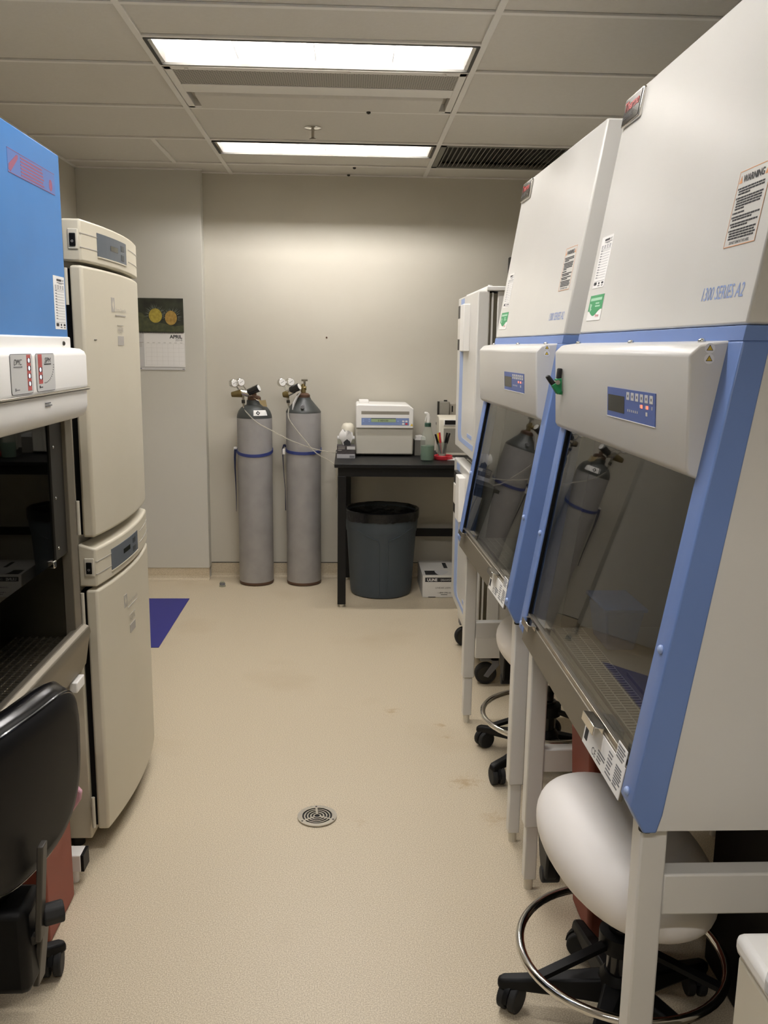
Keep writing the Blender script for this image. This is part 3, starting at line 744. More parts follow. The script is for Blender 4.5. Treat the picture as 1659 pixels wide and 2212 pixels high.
for k in range(9): gr.box(-.935+k*.0195, -.931+k*.0195, Y0+.04, Y1-.03, .744, .7495)
gr.build('front_grille', 'steel', t)
MB().prism([(-.775, .742), (-.775, .772), (-.752, .780), (-.736, .772), (-.732, .755), (-.738, .735), (-.75, .66), (-.785, .60), (-.80, .60), (-.80, .735)], 'y', Y0, Y1).build('front_lip', 'steel_lip', t, bevel=.003)
MB().box(-1.44, -.79, Y0, Y1, .59, .61).build('base_pan', 'steel_dark', t)
MB().box(-.765, -.742, 2.33, 2.40, .615, .645).build('latch', 'white_plastic', t, bevel=.003)
for y in (Y0+.03, 2.37):
    MB().box(-1.40, -.772, y, y+.055, .045, .098).build('stand_foot', 'white_plastic', t, bevel=.003)
    MB().box(-.773, -.764, y+.001, y+.054, .046, .097).build('end_cap', 'black', t)
    MB().box(-1.2, -1.14, y, y+.055, .098, .60).build('stand_leg', 'white_plastic', t, bevel=.004)
    for x in (-1.36, -.80): MB().cyl((x, y+.027, 0), (x, y+.027, .046), .012, n=12).build('levelling_foot', 'white_plastic', t)
lf = Face((-.752, 0, 0), (0, 1, 0), (0, 0, 1))
safety_cabinet.cert(lf, ub, 2.345, 1.602, 2.433, 1.737)
g = MB(); lf.rect(g, 2.08, 1.938, 2.398, 1.990, 0, .0006); rs = g.build('caution_sticker', 'red_tint', ub)
g = MB(); lf.poly(g, [(2.083, 1.944), (2.095, 1.941), (2.142, 1.975), (2.146, 1.984), (2.136, 1.984), (2.086, 1.956)], .0006, .001); lf.disc(g, 2.366, 1.957, .012, .014, .0006, .001)
for a0, b0, a1, b1 in ((2.08, 1.938, 2.398, 1.9392), (2.08, 1.9888, 2.398, 1.990)): lf.rect(g, a0, b0, a1, b1, .0006, .0009)
g.build('print', 'red_tint2', rs)
lf.lines('print', 'red_tint2', rs, 2.16, 1.984, 2.32, .0075, .0038, 6, 5, .0006, .0009, (.75, 1))
hf = Face((-.7065, 0, 0), (0, 1, 0), (0, 0, 1))
def key_panel(a0, a1, sa, title, ta):
    g = MB(); hf.rrect(g, a0-.0015, 1.4555, a1+.0015, 1.5425, .008, 0, .0008); e = g.build('key_panel', 'print_grey', hd)
    g = MB(); hf.rrect(g, a0, 1.457, a1, 1.541, .007, .0008, .0016); e2 = g.build('panel_face', mat('panel_grey', 'cfcfcc', .5), e)
    return e
p = key_panel(1.896, 2.026, 0, 'DMC', 0)
g = MB(); hf.rect(g, 1.990, 1.462, 2.014, 1.5405, .0016, .002); g.build('red_strip', 'red_strip', p)
for z in (1.528, 1.511, 1.494, 1.477):
    g = MB(); hf.rect(g, 1.994, z-.0052, 2.0125, z+.0052, .002, .0023); k = g.build('key', 'print', p)
    g = MB(); hf.disc(g, 2.001, z, .0048, .0048, .0023, .003); g.build('key_lamp', 'led_white', p)
hf.text('DMC', 1.914, 1.519, .012, 'print', p, width=.046, shear=.25, t=.0022)
g = MB(); hf.rect(g, 1.912, 1.5135, 1.962, 1.516, .0016, .002); hf.rect(g, 1.914, 1.464, 1.920, 1.470, .0016, .002); hf.rect(g, 1.922, 1.465, 1.94, 1.467, .0016, .002); g.build('print', 'print_grey', p)
p = key_panel(2.050, 2.176, 0, 'SPM', 0)
g = MB(); hf.rect(g, 2.062, 1.474, 2.088, 1.5405, .0016, .002); g.build('red_strip', 'red_strip', p)
for z in (1.506, 1.489):
    g = MB(); hf.rect(g, 2.0655, z-.0052, 2.086, z+.0052, .002, .0023); g.build('key', 'print', p)
    g = MB(); hf.disc(g, 2.073, z, .005, .0048, .0023, .003); g.build('key_lamp', 'led_white', p)
hf.text('SPM', 2.105, 1.521, .012, 'print', p, width=.044, shear=.25, t=.0022)
g = MB(); hf.rect(g, 2.102, 1.5165, 2.15, 1.519, .0016, .002); hf.rect(g, 2.064, 1.464, 2.070, 1.470, .0016, .002); hf.rect(g, 2.072, 1.465, 2.086, 1.467, .0016, .002)
for k in range(12):
    q = k/11*1.45; hf.rect(g, 2.100+.068*math.sin(q), 1.4735+.046*(1-math.cos(q)), 2.1025+.068*math.sin(q), 1.4765+.046*(1-math.cos(q)), .0016, .002)
g.build('print', 'print', p)
hf.lines('print', 'print_grey', hd, 2.105, 1.428, 2.16, .006, .0025, 2, 3, -.002, .0004)

# red waste container and pink bag beside the left chair
t = thing('waste_bin', 'dull red waste bin behind the black vinyl chair on the left', 'bin', (-.88, 2.21, 0))
MB().box(-.985, -.778, 2.105, 2.325, 0, .30).build('bin_body', 'red_bin', t, bevel=.01)
MB().prism([(-.82, .27), (-.765, .275), (-.740, .312), (-.735, .338), (-.748, .354), (-.775, .357), (-.82, .34)], 'y', 2.292, 2.310).build('bag_edge', 'pink', t, bevel=.004)

# ================================================================= BLACK VINYL CHAIR (left)
t = thing('vinyl_chair', 'black vinyl chair with a padded backrest at the lower left', 'chair', (-.95, 1.85, 0))
bm_ = Matrix.Translation((-.672, 1.815, .591)) @ Matrix.Rotation(math.radians(-11.5), 4, 'Z') @ Matrix.Rotation(math.radians(3), 4, 'Y')
def pad(hw, hh, th, x0, crown=.02):
    mb = MB(); P = []; n = 48
    for s_, k in ((.0, .82), (.15, .95), (.5, 1.0), (.85, .95), (1., .82)):
        R = []
        for i in range(n):
            q = 2*math.pi*i/n; ee = .42 if math.sin(q) > 0 else .72; sp = lambda v: math.copysign(abs(v)**ee, v)
            yy, zz = (hw-(1-k)*.2)*sp(math.cos(q)), (hh-(1-k)*.2)*sp(math.sin(q))
            R.append((x0+th*s_-crown*(yy/hw)**2-crown*.5*(zz/hh)**2, yy, zz))
        P.append(R)
    return mb.ring(P)
pad(.224, .203, .075, -.078).xf(bm_).build('back_cushion', 'vinyl_black', t, smooth=True, angle=80)
sh = pad(.211, .183, .021, -.010).xf(bm_).build('back_shell', 'black', t, smooth=True)
pts = []
for i in range(60):
    q = 2*math.pi*i/60; ee = .42 if math.sin(q) > 0 else .72; sp = lambda v: math.copysign(abs(v)**ee, v)
    yy, zz = .211*sp(math.cos(q)), .184*sp(math.sin(q)); pts.append(bm_ @ Vector((-.004-.02*(yy/.22)**2-.01*(zz/.19)**2, yy, zz)))
MB().tube(pts, .0045, 8, True).build('piping', 'black_gloss', t, smooth=True)
MB().ellip((-.97, 1.86, .36), (.22, .22, .045), 0, 40, 14, .6, .8).build('seat_cushion', 'vinyl_black', t, smooth=True)
MB().box(-1.05, -.85, 1.78, 1.92, .28, .33).build('seat_mechanism', 'black', t, bevel=.01)
MB().hexa([(-.690, 1.775, .255), (-.676, 1.775, .255), (-.676, 1.805, .255), (-.690, 1.805, .255), (-.664, 1.755, .50), (-.650, 1.755, .50), (-.650, 1.785, .50), (-.664, 1.785, .50)]).build('back_bar', 'bracket', t, bevel=.003)
MB().tube([(-.685, 1.79, .262), (-.72, 1.80, .235), (-.80, 1.83, .24), (-.90, 1.85, .30)], .014, 4).build('bar_link', 'bracket', t)
MB().box(-.98, -.70, 1.76, 1.88, .13, .34).build('mechanism_shroud', 'black', t, bevel=.02)
MB().hexa([(-.722, 1.83, .10), (-.708, 1.83, .10), (-.708, 1.875, .10), (-.722, 1.875, .10), (-.690, 1.795, .275), (-.676, 1.795, .275), (-.676, 1.84, .275), (-.690, 1.84, .275)]).build('slot_plate', 'bracket', t, bevel=.003)
MB().cyl((-.676, 1.80, .305), (-.637, 1.82, .305), .026, n=8).build('knob', 'rubber', t, bevel=.004)
MB().lathe([(.028, .10), (.028, .29)], (-.95, 1.85, 0), 20).build('gas_column', 'black', t, smooth=True)
five_star(t, -.95, 1.85, math.radians(35), .262)

# ================================================================= WHITE DOUBLE INCUBATOR (right rear)
def white_incubator(z0, label, base):
    ya, yb = 3.885, 4.55
    t = thing('incubator', label, 'incubator', (.95, 4.2, z0), group='white stacked incubators at the rear right')
    bd = MB().box(.648, 1.33, ya+.005, yb, z0, z0+.745).build('cabinet_body', 'cream', t, bevel=.004)
    MB().box(.614, .648, ya+.015, yb-.01, z0+.012, z0+.735).build('door_gasket', 'steel_dark', t)
    MB().box(.622, .630, ya+.006, yb-.006, z0+.008, z0+.738).build('gasket_strip', 'cream', t)
    dr = MB().box(.560, .613, ya, yb, z0+.005, z0+.745).build('door', 'cream', t, bevel=.006)
    f = Face((.560, 0, z0), (0, -1, 0), (0, 0, 1))
    g = MB()
    f.rect(g, -4.44, .70, -4.32, .735, -.001, .0008)
    pts = [(-4.44, .53), (-4.44, .09), (-4.425, .06), (-4.39, .045), (-3.90, .045), (-3.90, .07), (-4.28, .07), (-4.31, .085), (-4.32, .11), (-4.32, .53)]
    f.poly(g, pts, -.001, .0008)
    g.build('blue_stripe', 'pale_blue', dr)
    f.text('HERAcell', -4.06, .092, .022, 'pale_blue', dr, width=.12, bold=.02, t=.001) if False else None
    g = MB(); f.rect(g, -4.10, .09, -3.95, .108, -.001, .0008); g.build('print', 'pale_blue', dr)
    h = MB().box(.530, .562, 4.11, 4.24, z0+.485, z0+.70).build('handle', 'white_plastic', t, bevel=.004)
    MB().box(.540, .562, 4.24, 4.39, z0+.49, z0+.70).build('handle_recess', 'dark_metal', h)
    MB().box(.536, .562, 4.26, 4.37, z0+.54, z0+.64).build('grip_bar', 'white_metal', h, bevel=.003)
    for x in (.70, .76): MB().box(x, x+.003, ya+.002, ya+.006, z0+.03, z0+.70).build('panel_seam', 'print_light', t)
    MB().cyl((.60, ya-.002, z0+.32), (.60, ya+.004, z0+.32), .006, n=10).build('screw', 'steel', t)
    if not base:
        MB().box(.598, 1.34, ya-.004, yb+.004, z0+.745, z0+.765).build('top_cover', 'white_plastic', t, bevel=.004)
        MB().cyl((.62, ya+.05, z0+.765), (.62, ya+.05, z0+.772), .01, n=10).build('screw', 'white_plastic', t)
        for x in (.66, 1.27):
            for y in (ya+.06, yb-.06): MB().cyl((x, y, z0-.046), (x, y, z0+.002), .02, n=12).build('foot', 'rubber', t)
    else:
        fr = MB().box(.60, 1.33, ya, ya+.05, .145, z0).build('base_rail', 'cream', t, bevel=.004)
        MB().box(.60, 1.33, yb-.05, yb, .145, z0).build('base_rail', 'cream', t, bevel=.004)
        MB().box(.60, .64, ya+.05, yb-.05, .145, z0).build('base_rail', 'cream', t, bevel=.004)
        for x, y in ((.66, ya+.06), (1.27, ya+.06), (.63, yb-.06), (1.27, yb-.06)):
            c = MB().cyl((x, y-.016, .052), (x, y+.016, .052), .052, n=28).build('caster', 'rubber', t, bevel=.006)
            MB().cyl((x, y-.018, .052), (x, y+.018, .052), .036, n=24).build('caster_hub', 'dark_metal', c)
            MB().prism([(x-.012, .045), (x+.010, .037), (x+.062, .10), (x+.055, .145), (x+.01, .145), (x+.028, .105)], 'y', y-.027, y-.019).build('caster_fork', 'print_grey', c, bevel=.002)
            MB().box(x-.03, x+.06, y-.027, y+.027, .118, .146).build('caster_mount', 'print_grey', c, bevel=.004)
    return t
white_incubator(1.067, 'upper white incubator with a pale blue stripe, stacked at the rear right', False)
white_incubator(.262, 'lower white incubator with a pale blue stripe on a castered base', True)

# ================================================================= BLACK TABLE
TZ = .886
t = thing('lab_table', 'black lab table against the back wall beside the gas cylinders', 'table', (.4, 5.53, 0))
MB().box(-.076, 1.02, 5.155, 5.90, TZ-.022, TZ).build('table_top', 'table_black', t, bevel=.003)
MB().box(-.055, 1.0, 5.185, 5.205, .808, TZ-.022).build('apron', 'table_black', t)
MB().box(-.055, -.035, 5.205, 5.87, .808, TZ-.022).build('apron', 'table_black', t)
MB().box(-.055, 1.0, 5.85, 5.87, .808, TZ-.022).build('apron', 'table_black', t)
for x in (-.056, .95):
    for y in (5.183, 5.825):
        xx = x + (.03 if y > 5.5 and x < 0 else 0)
        l = MB().box(xx, xx+.05, y, y+.05, .018, .81).build('leg', 'table_black', t, bevel=.003)
        MB().cyl((xx+.025, y+.025, 0), (xx+.025, y+.025, .019), .014, n=12).build('glide', 'chrome', l)
MB().box(.02, .95, 5.84, 5.86, .305, .357).build('stretcher', 'table_black', t)

# trash can with a black liner
cx, cy = .222, 5.548
t = thing('trash_can', 'round blue-grey trash can with a black liner under the table', 'trash can', (cx, cy, 0))
MB().lathe([(.17, 0), (.192, .006), (.196, .02), (.200, .05), (.222, .405), (.226, .415), (.229, .44), (.234, .50), (.236, .51), (.236, .545), (.226, .548), (.219, .54), (.216, .42), (.19, .03), (.0, .025)], (cx, cy, 0), 56, False).build('can_body', 'can_grey', t, smooth=True)
def on_can(q, z, d): r = .1975+.0262*min(z, .42)/.42*1.0+d; return (cx+r*math.cos(q), cy+r*math.sin(q), z)
q0 = -math.pi/2+.03
for s_ in (-1, 1):
    pts = [on_can(q0+s_*.125, .03, .002), on_can(q0+s_*.125, .36, .002), on_can(q0+s_*.16, .385, .002), on_can(q0+s_*.40, .402, .002), on_can(q0+s_*.75, .44, .006), on_can(q0+s_*1.05, .455, .006)]
    MB().tube(pts, .0035, 6).build('moulded_rib', 'can_grey', t, smooth=True)
lp = []
n = 72; P = []
rr = random.Random(5); wav = [rr.uniform(-.010, .008) for _ in range(n)]
for r, z, k in ((.0, .10, 0), (.15, .10, 0), (.20, .30, 0), (.214, .50, .2), (.222, .553, .2), (.232, .558, .2), (.2405, .553, .2), (.2415, .53, .5), (.240, .50, 1.)):
    P.append([(cx+max(r, .002)*math.cos(2*math.pi*i/n)*(1+.0*wav[i]), cy+max(r, .002)*math.sin(2*math.pi*i/n), z+k*(wav[i]+wav[(i+1) % n]+wav[(i+2) % n])/2) for i in range(n)])
MB().add([q for R in P for q in R], [(k*n+i, k*n+(i+1) % n, (k+1)*n+(i+1) % n, (k+1)*n+i) for k in range(len(P)-1) for i in range(n)]).build('bin_liner', 'liner', t, smooth=True)

# cardboard box
t = thing('cardboard_box', 'white cardboard box with black print on the floor under the table', 'box', (.65, 5.6, 0))
MB().box(.482, .83, 5.40, 5.80, .001, .146).build('carton', mat('carton_white', 'd2cfc8', .75), t, bevel=.002)
f = Face((.482, 5.40, 0), (1, 0, 0), (0, 0, 1))
g = MB(); f.rect(g, .016, .103, .34, .132, 0, .0006); bn = g.build('print_band', 'print', t)
f.text('ULINE', .030, .109, .017, 'paper', bn, width=.064, bold=.02)
f.text('DRAWSTRING', .116, .110, .0125, 'paper_grey', bn, width=.105)
f.text('LINEAR LOW DENSITY', .083, .060, .0095, 'print', t, width=.17)
f.text('1-800-295-5510', .100, .028, .009, 'print', t, width=.10)
g = MB(); f.rect(g, .118, .018, .16, .021, 0, .0006); f.rect(g, .038, .002, .085, .006, 0, .0006); g.build('print', 'print', t)
f = Face((.482, 5.40, .146), (1, 0, 0), (0, 1, 0))
g = MB(); f.rect(g, .02, .015, .12, .12, 0, .0005); f.rect(g, .155, .19, .18, .33, 0, .0005); g.build('print', 'print', t)
g = MB(); f.poly(g, [(.085, .11), (.088, .06), (.10, .02), (.122, .008), (.145, .03), (.165, .075), (.175, .10), (.14, .135), (.11, .13)], .0005, .001); g.build('print', 'paper_grey', t)

# ================================================================= ON THE TABLE
t = thing('centrifuge', 'cream benchtop centrifuge with a blue control panel on the black table', 'centrifuge', (.235, 5.7, TZ))
bx0, bx1, fy = .054, .416, 5.535
MB().box(bx0, bx1, fy+.012, 5.885, TZ+.012, 1.075).build('housing', mat('centri_grey', 'c3bfb2', .5, bump=(300, .1, .001)), t, bevel=.008)
tp = MB().prism([(bx0, 1.065), (bx0, 1.205), (bx0+.008, 1.213), (bx1-.03, 1.210), (bx1, 1.188), (bx1, 1.065)], 'y', fy, 5.885).build('upper_shell', 'white_plastic', t, bevel=.008, seg=3)
f = Face((bx0, fy, 0), (1, 0, 0), (0, 0, 1))
g = MB(); f.rect(g, .033, 1.152, .334, 1.172, -.001, .0008); g.build('lid_gap', mat('lid_shadow', '8d887c', .6), tp)
g = MB(); f.rect(g, .034, 1.130, .333, 1.150, 0, .001); g.build('panel_strip', 'paper', tp)
g = MB(); f.rect(g, .034, 1.085, .333, 1.130, 0, .001); pn = g.build('control_panel', mat('panel_blue2', '7f93c0', .4), tp)
g = MB(); f.rect(g, .095, 1.104, .250, 1.127, .001, .0016); dp = g.build('display', 'lcd_green', pn)
g = MB(); f.rect(g, .095, 1.125, .250, 1.1285, .0016, .002); g.build('display_shade', 'print', pn)
f.text('0 00H:00', .138, 1.108, .0105, 'print', pn, width=.064, t=.0022)
g = MB()
for a, b in ((.046, 1.118), (.046, 1.108), (.083, 1.120), (.083, 1.108), (.264, 1.11)): f.disc(g, a, b, .005, .004, .001, .0018, 12)
g.build('key', 'pale_blue', pn)
for a, b, m in ((.297, 1.110, 'paper'), (.317, 1.110, 'paper'), (.297, 1.094, 'paper'), (.317, 1.094, 'red')):
    g = MB(); f.rrect(g, a-.007, b-.005, a+.007, b+.005, .002, .001, .002); g.build('key', m, pn)
g = MB(); f.poly(g, [(.342, 1.081), (.360, 1.081), (.351, 1.097)], 0, .001); g.build('hazard_mark', 'yellow', tp)
MB().box(bx0+.02, bx0+.082, 5.70, 5.80, 1.212, 1.232).build('lid_latch', 'white_plastic', t, bevel=.004)
for x in (bx0+.04, bx1-.04):
    for y in (fy+.05, 5.84): MB().cyl((x, y, TZ), (x, y, TZ+.013), .016, n=12).build('foot', 'rubber', t)

t = thing('tissue_box', 'dark printed tissue box with a white tissue standing up from it', 'tissue box', (-.006, 5.50, TZ))
MB().box(-.064, .048, 5.435, 5.53, TZ+.026, TZ+.078).build('carton', mat('carton_dark', '3b3638', .6, mix=('55504f', 90, .6)), t, bevel=.001)
MB().box(-.064, .048, 5.435, 5.53, TZ, TZ+.026).build('carton_base', mat('carton_pale', 'aeadb0', .6), t, bevel=.001)
f = Face((-.064, 5.435, TZ), (1, 0, 0), (0, 0, 1))
g = MB(); f.rect(g, .062, .055, .112, .074, 0, .0006); lb = g.build('label_patch', 'paper_grey', t)
f.lines('print', 'print_light', t, .006, .072, .05, .010, .004, 3, 2, 0, .0006)
g = MB(); f.rect(g, .078, .004, .108, .018, 0, .0006); g.build('print', 'print_grey', t)
for yy, dx, m_ in ((5.474, 0, 1), (5.486, .006, -1), (5.494, -.004, 1)):
    pl = [(-.016, .074), (-.030, .105), (-.046, .128), (-.038, .152), (-.020, .176), (-.008, .160), (.006, .170), (.022, .158), (.034, .160), (.040, .132), (.030, .104), (.016, .074)]
    n_ = len(pl); v0 = [(dx+a*.95-.008, yy+.010*math.sin(a*90*m_+b*60)-.25*(b-.12)*.3, TZ+b) for a, b in pl]
    c0 = (dx-.008, yy-.012*m_, TZ+.125)
    MB().add([c0]+v0, [(0, i+1, (i+1) % n_+1) for i in range(n_)]).build('tissue', 'paper', t, smooth=True, angle=120)
MB().prism([(-.04, .078), (.0, .078), (-.002, .102), (-.022, .118), (-.044, .10)], 'y', 5.445, 5.449).xf(Matrix.Translation((.02, 0, TZ))).build('box_flap', 'print', t)
t = thing('sample_box', 'clear plastic box with a grey lid behind the tissue box', 'box', (-.01, 5.60, TZ))
MB().box(-.062, .045, 5.55, 5.66, TZ+.001, TZ+.105).build('box_body', 'clear', t, bevel=.003)
MB().box(-.064, .047, 5.548, 5.662, TZ+.105, TZ+.118).build('lid', 'paper_grey', t, bevel=.003)
t = thing('round_mixer', 'round cream plastic vessel with a dark opening behind the tissue box', 'vessel', (.004, 5.765, TZ))
MB().lathe([(.03, 0), (.042, .02), (.045, .09), (.046, .135), (.043, .165), (.032, .186), (.014, .194), (.012, .190), (.010, .17)], (.004, 5.765, TZ), 32).build('vessel_body', 'bone', t, smooth=True)
MB().cyl((.004, 5.765, TZ+.186), (.004, 5.765, TZ+.1935), .0135, n=16).build('opening', 'black', t)

t = thing('spray_bottle', 'clear spray bottle half full of green liquid with a white trigger', 'bottle', (.491, 5.36, TZ))
bc = (.491, 5.36, TZ)
MB().lathe([(.030, .0), (.041, .004), (.043, .02), (.043, .125), (.041, .142), (.033, .158), (.026, .18), (.021, .20), (.018, .212)], bc, 28, False).build('bottle_body', 'bottle', t, smooth=True)
MB().lathe([(.0005, .003), (.039, .005), (.0415, .02), (.0415, .092), (.0005, .0925)], bc, 28, False).build('liquid', 'liquid', t, smooth=True)
MB().lathe([(.020, .208), (.020, .228), (.017, .231)], bc, 20).build('collar', 'dark_green', t, smooth=True)
MB().prism([(-.008, .231), (.010, .231), (.012, .262), (.008, .285), (-.004, .296), (-.022, .297), (-.023, .286), (-.008, .28), (-.006, .262)], 'y', -.010, .010).xf(Matrix.Translation(bc)).build('trigger_head', 'white_plastic', t, bevel=.003)
MB().prism([(-.010, .278), (-.016, .260), (-.020, .240), (-.016, .240), (-.011, .258), (-.006, .276)], 'y', -.005, .005).xf(Matrix.Translation(bc)).build('trigger', 'white_plastic', t)

tag(MB().lathe([(.055, .0), (.058, .004), (.058, .022), (.054, .026), (.050, .022), (.05, .008)], (.597, 5.43, TZ), 32).build('red_dish', 'red', smooth=True),
    'shallow round red dish under the pen cup on the table', 'dish')
t = thing('pen_cup', 'clear plastic pen cup standing in the red dish', 'cup', (.59, 5.43, TZ+.009))
MB().lathe([(.001, 0), (.024, .0), (.031, .095), (.029, .095), (.0225, .004), (.001, .004)], (.59, 5.43, TZ+.009), 24, False).build('cup_wall', 'clear', t, smooth=True)
MB().cyl((.59, 5.43, TZ+.012), (.59, 5.43, TZ+.03), .02, n=16).build('cup_filling', 'paper_grey', t)
for (dx, dy, ex, ey, h, m, lb) in ((-.008, .0, -.045, .0, .155, 'black', 'black marker leaning left in the pen cup'), (-.004, .006, -.018, .01, .165, 'red', 'red marker standing in the pen cup'),
                                   (.006, -.004, .028, -.004, .165, 'black', 'black marker standing upright in the pen cup'), (.01, .002, .044, .0, .162, 'black_gloss', 'black marker leaning right in the pen cup'),
                                   (-.002, .010, -.028, .02, .160, 'yellow', 'yellow marker at the back of the pen cup')):
    o_ = thing('marker_pen', lb, 'pen', (.59+dx, 5.43+dy, TZ+.035), group='pens in the clear cup')
    a, b = Vector((.59+dx, 5.43+dy, TZ+.035)), Vector((.59+ex, 5.43+ey, TZ+h))
    mid = a.lerp(b, .5)
    MB().cyl(a, mid, .0055, n=10).build('barrel', m if m != 'yellow' else 'paper', o_, smooth=True)
    MB().cyl(mid, b, .0072, .006, n=10).build('cap', m, o_, smooth=True)

t = thing('grey_carton', 'grey carton with a folded white paper on top, beside the centrifuge', 'box', (.455, 5.66, TZ))
MB().box(.43, .50, 5.60, 5.72, TZ, TZ+.10).build('carton', mat('carton_grey', '77746c', .7), t, bevel=.002)
MB().prism([(.43, .10), (.50, .10), (.50, .115), (.47, .125), (.44, .12)], 'y', 5.60, 5.70).xf(Matrix.Translation((0, 0, TZ))).build('folded_paper', 'paper', t)
t = thing('bench_instrument', 'cream benchtop instrument with a dark window beside the white incubator', 'instrument', (.68, 5.69, TZ))
MB().prism([(5.60, 0), (5.78, 0), (5.78, .25), (5.66, .25), (5.62, .235), (5.605, .19)], 'x', .585, .79).xf(Matrix.Translation((0, 0, TZ))).build('housing', 'bone', t, bevel=.008, seg=3)
f = Face((.585, 5.602, TZ), (1, 0, 0), (0, 0, 1))
g = MB(); f.rect(g, .03, .194, .19, .232, -.006, .004); wn = g.build('window_frame', 'white_plastic', t, bevel=.002)
g = MB(); f.rect(g, .036, .200, .18, .228, .004, .0055); g.build('dark_window', 'black_gloss', t)
g = MB(); f.rect(g, .03, .02, .19, .175, -.006, .0015); g.build('front_panel', mat('inst_grey', '8f8b7f', .5), t)
tag(MB().prism([(.61, 5.38), (.70, 5.36), (.73, 5.45), (.66, 5.49)], 'z', TZ+.0005, TZ+.003).build('paper_sheet', 'paper'), 'white sheet of paper lying on the table by the red dish', 'paper')

t = thing('soap_dispenser', 'grey soap dispenser on the back wall above the table', 'soap dispenser', (.66, 5.88, 1.16))
MB().box(.602, .632, 5.875, 5.919, 1.07, 1.215).build('back_plate', 'dark_metal', t)
MB().box(.612, .675, 5.83, 5.919, 1.10, 1.218).build('dispenser_body', mat('disp_grey', '8c887d', .4), t, bevel=.005)
MB().box(.672, .735, 5.85, 5.919, 1.085, 1.212).build('side_unit', mat('disp_tan', 'a39d8f', .4), t, bevel=.010)
MB().box(.642, .662, 5.86, 5.89, 1.218, 1.226).build('lock', 'black', t)
MB().box(.692, .700, 5.847, 5.85, 1.15, 1.19).build('sight_window', 'black', t)
MB().box(.596, .612, 5.86, 5.919, 1.06, 1.075).build('push_bar', 'dark_metal', t)

# ================================================================= GAS CYLINDERS
PX = .00303
def gas_cylinder(x, prof_dark, zsplit, label, bandsh):
    y = 5.772
    t = thing('gas_cylinder', label, 'gas cylinder', (x, y, 0), group='grey gas cylinders strapped to the back wall')
    MB().lathe([(.085, 0), (.108, .006), (.1135, .022), (.1135, zsplit)], (x, y, 0), 48).build('cylinder_body', 'grey_tank', t, smooth=True)
    MB().lathe([(.1125, .004), (.1145, .012), (.1145, .020), (.1125, .024)], (x, y, 0), 48, False).build('base_edge', 'brown', t, smooth=True)
    MB().lathe([(.1137, zsplit)]+prof_dark, (x, y, 0), 48).build('cylinder_shoulder', 'tank_dark', t, smooth=True, angle=60)
    return t
t1 = gas_cylinder(-.605, [(.1137, 1.108), (.111, 1.126), (.102, 1.150), (.086, 1.172), (.064, 1.186), (.052, 1.190), (.050, 1.192), (.048, 1.220), (.030, 1.223)], 1.106, 'left grey gas cylinder with a dark domed shoulder and a white diamond label', 0)
t2 = gas_cylinder(-.287, [(.1137, 1.150), (.105, 1.163), (.062, 1.214), (.050, 1.228), (.046, 1.240), (.030, 1.243)], 1.143, 'right grey gas cylinder with a dark conical shoulder, nearer the table', 0)
def gauge(t, p, n, r):
    p, n = Vector(p), Vector(n).normalized()
    g = MB().cyl(p-n*.022, p+n*.010, r, n=24).build('pressure_gauge', 'chrome', t, bevel=.003)
    MB().cyl(p+n*.010, p+n*.0112, r*.84, n=24).build('gauge_face', 'paper', g)
    f = Face(p+n*.0112, n.orthogonal() if abs(n.z) > .9 else Vector((0, 0, 1)).cross(n), (0, 0, 1) if abs(n.z) < .9 else (0, 1, 0))
    f.v = n.cross(f.u).normalized(); f.n = n; f.M = Matrix((f.u, f.v, f.n)).transposed().to_4x4(); f.M.translation = f.O
    q = MB(); f.poly(q, [(-.012, -.007), (.013, .008), (.012, .0095), (-.013, -.005)], 0, .0006); q.build('needle', 'print', g)
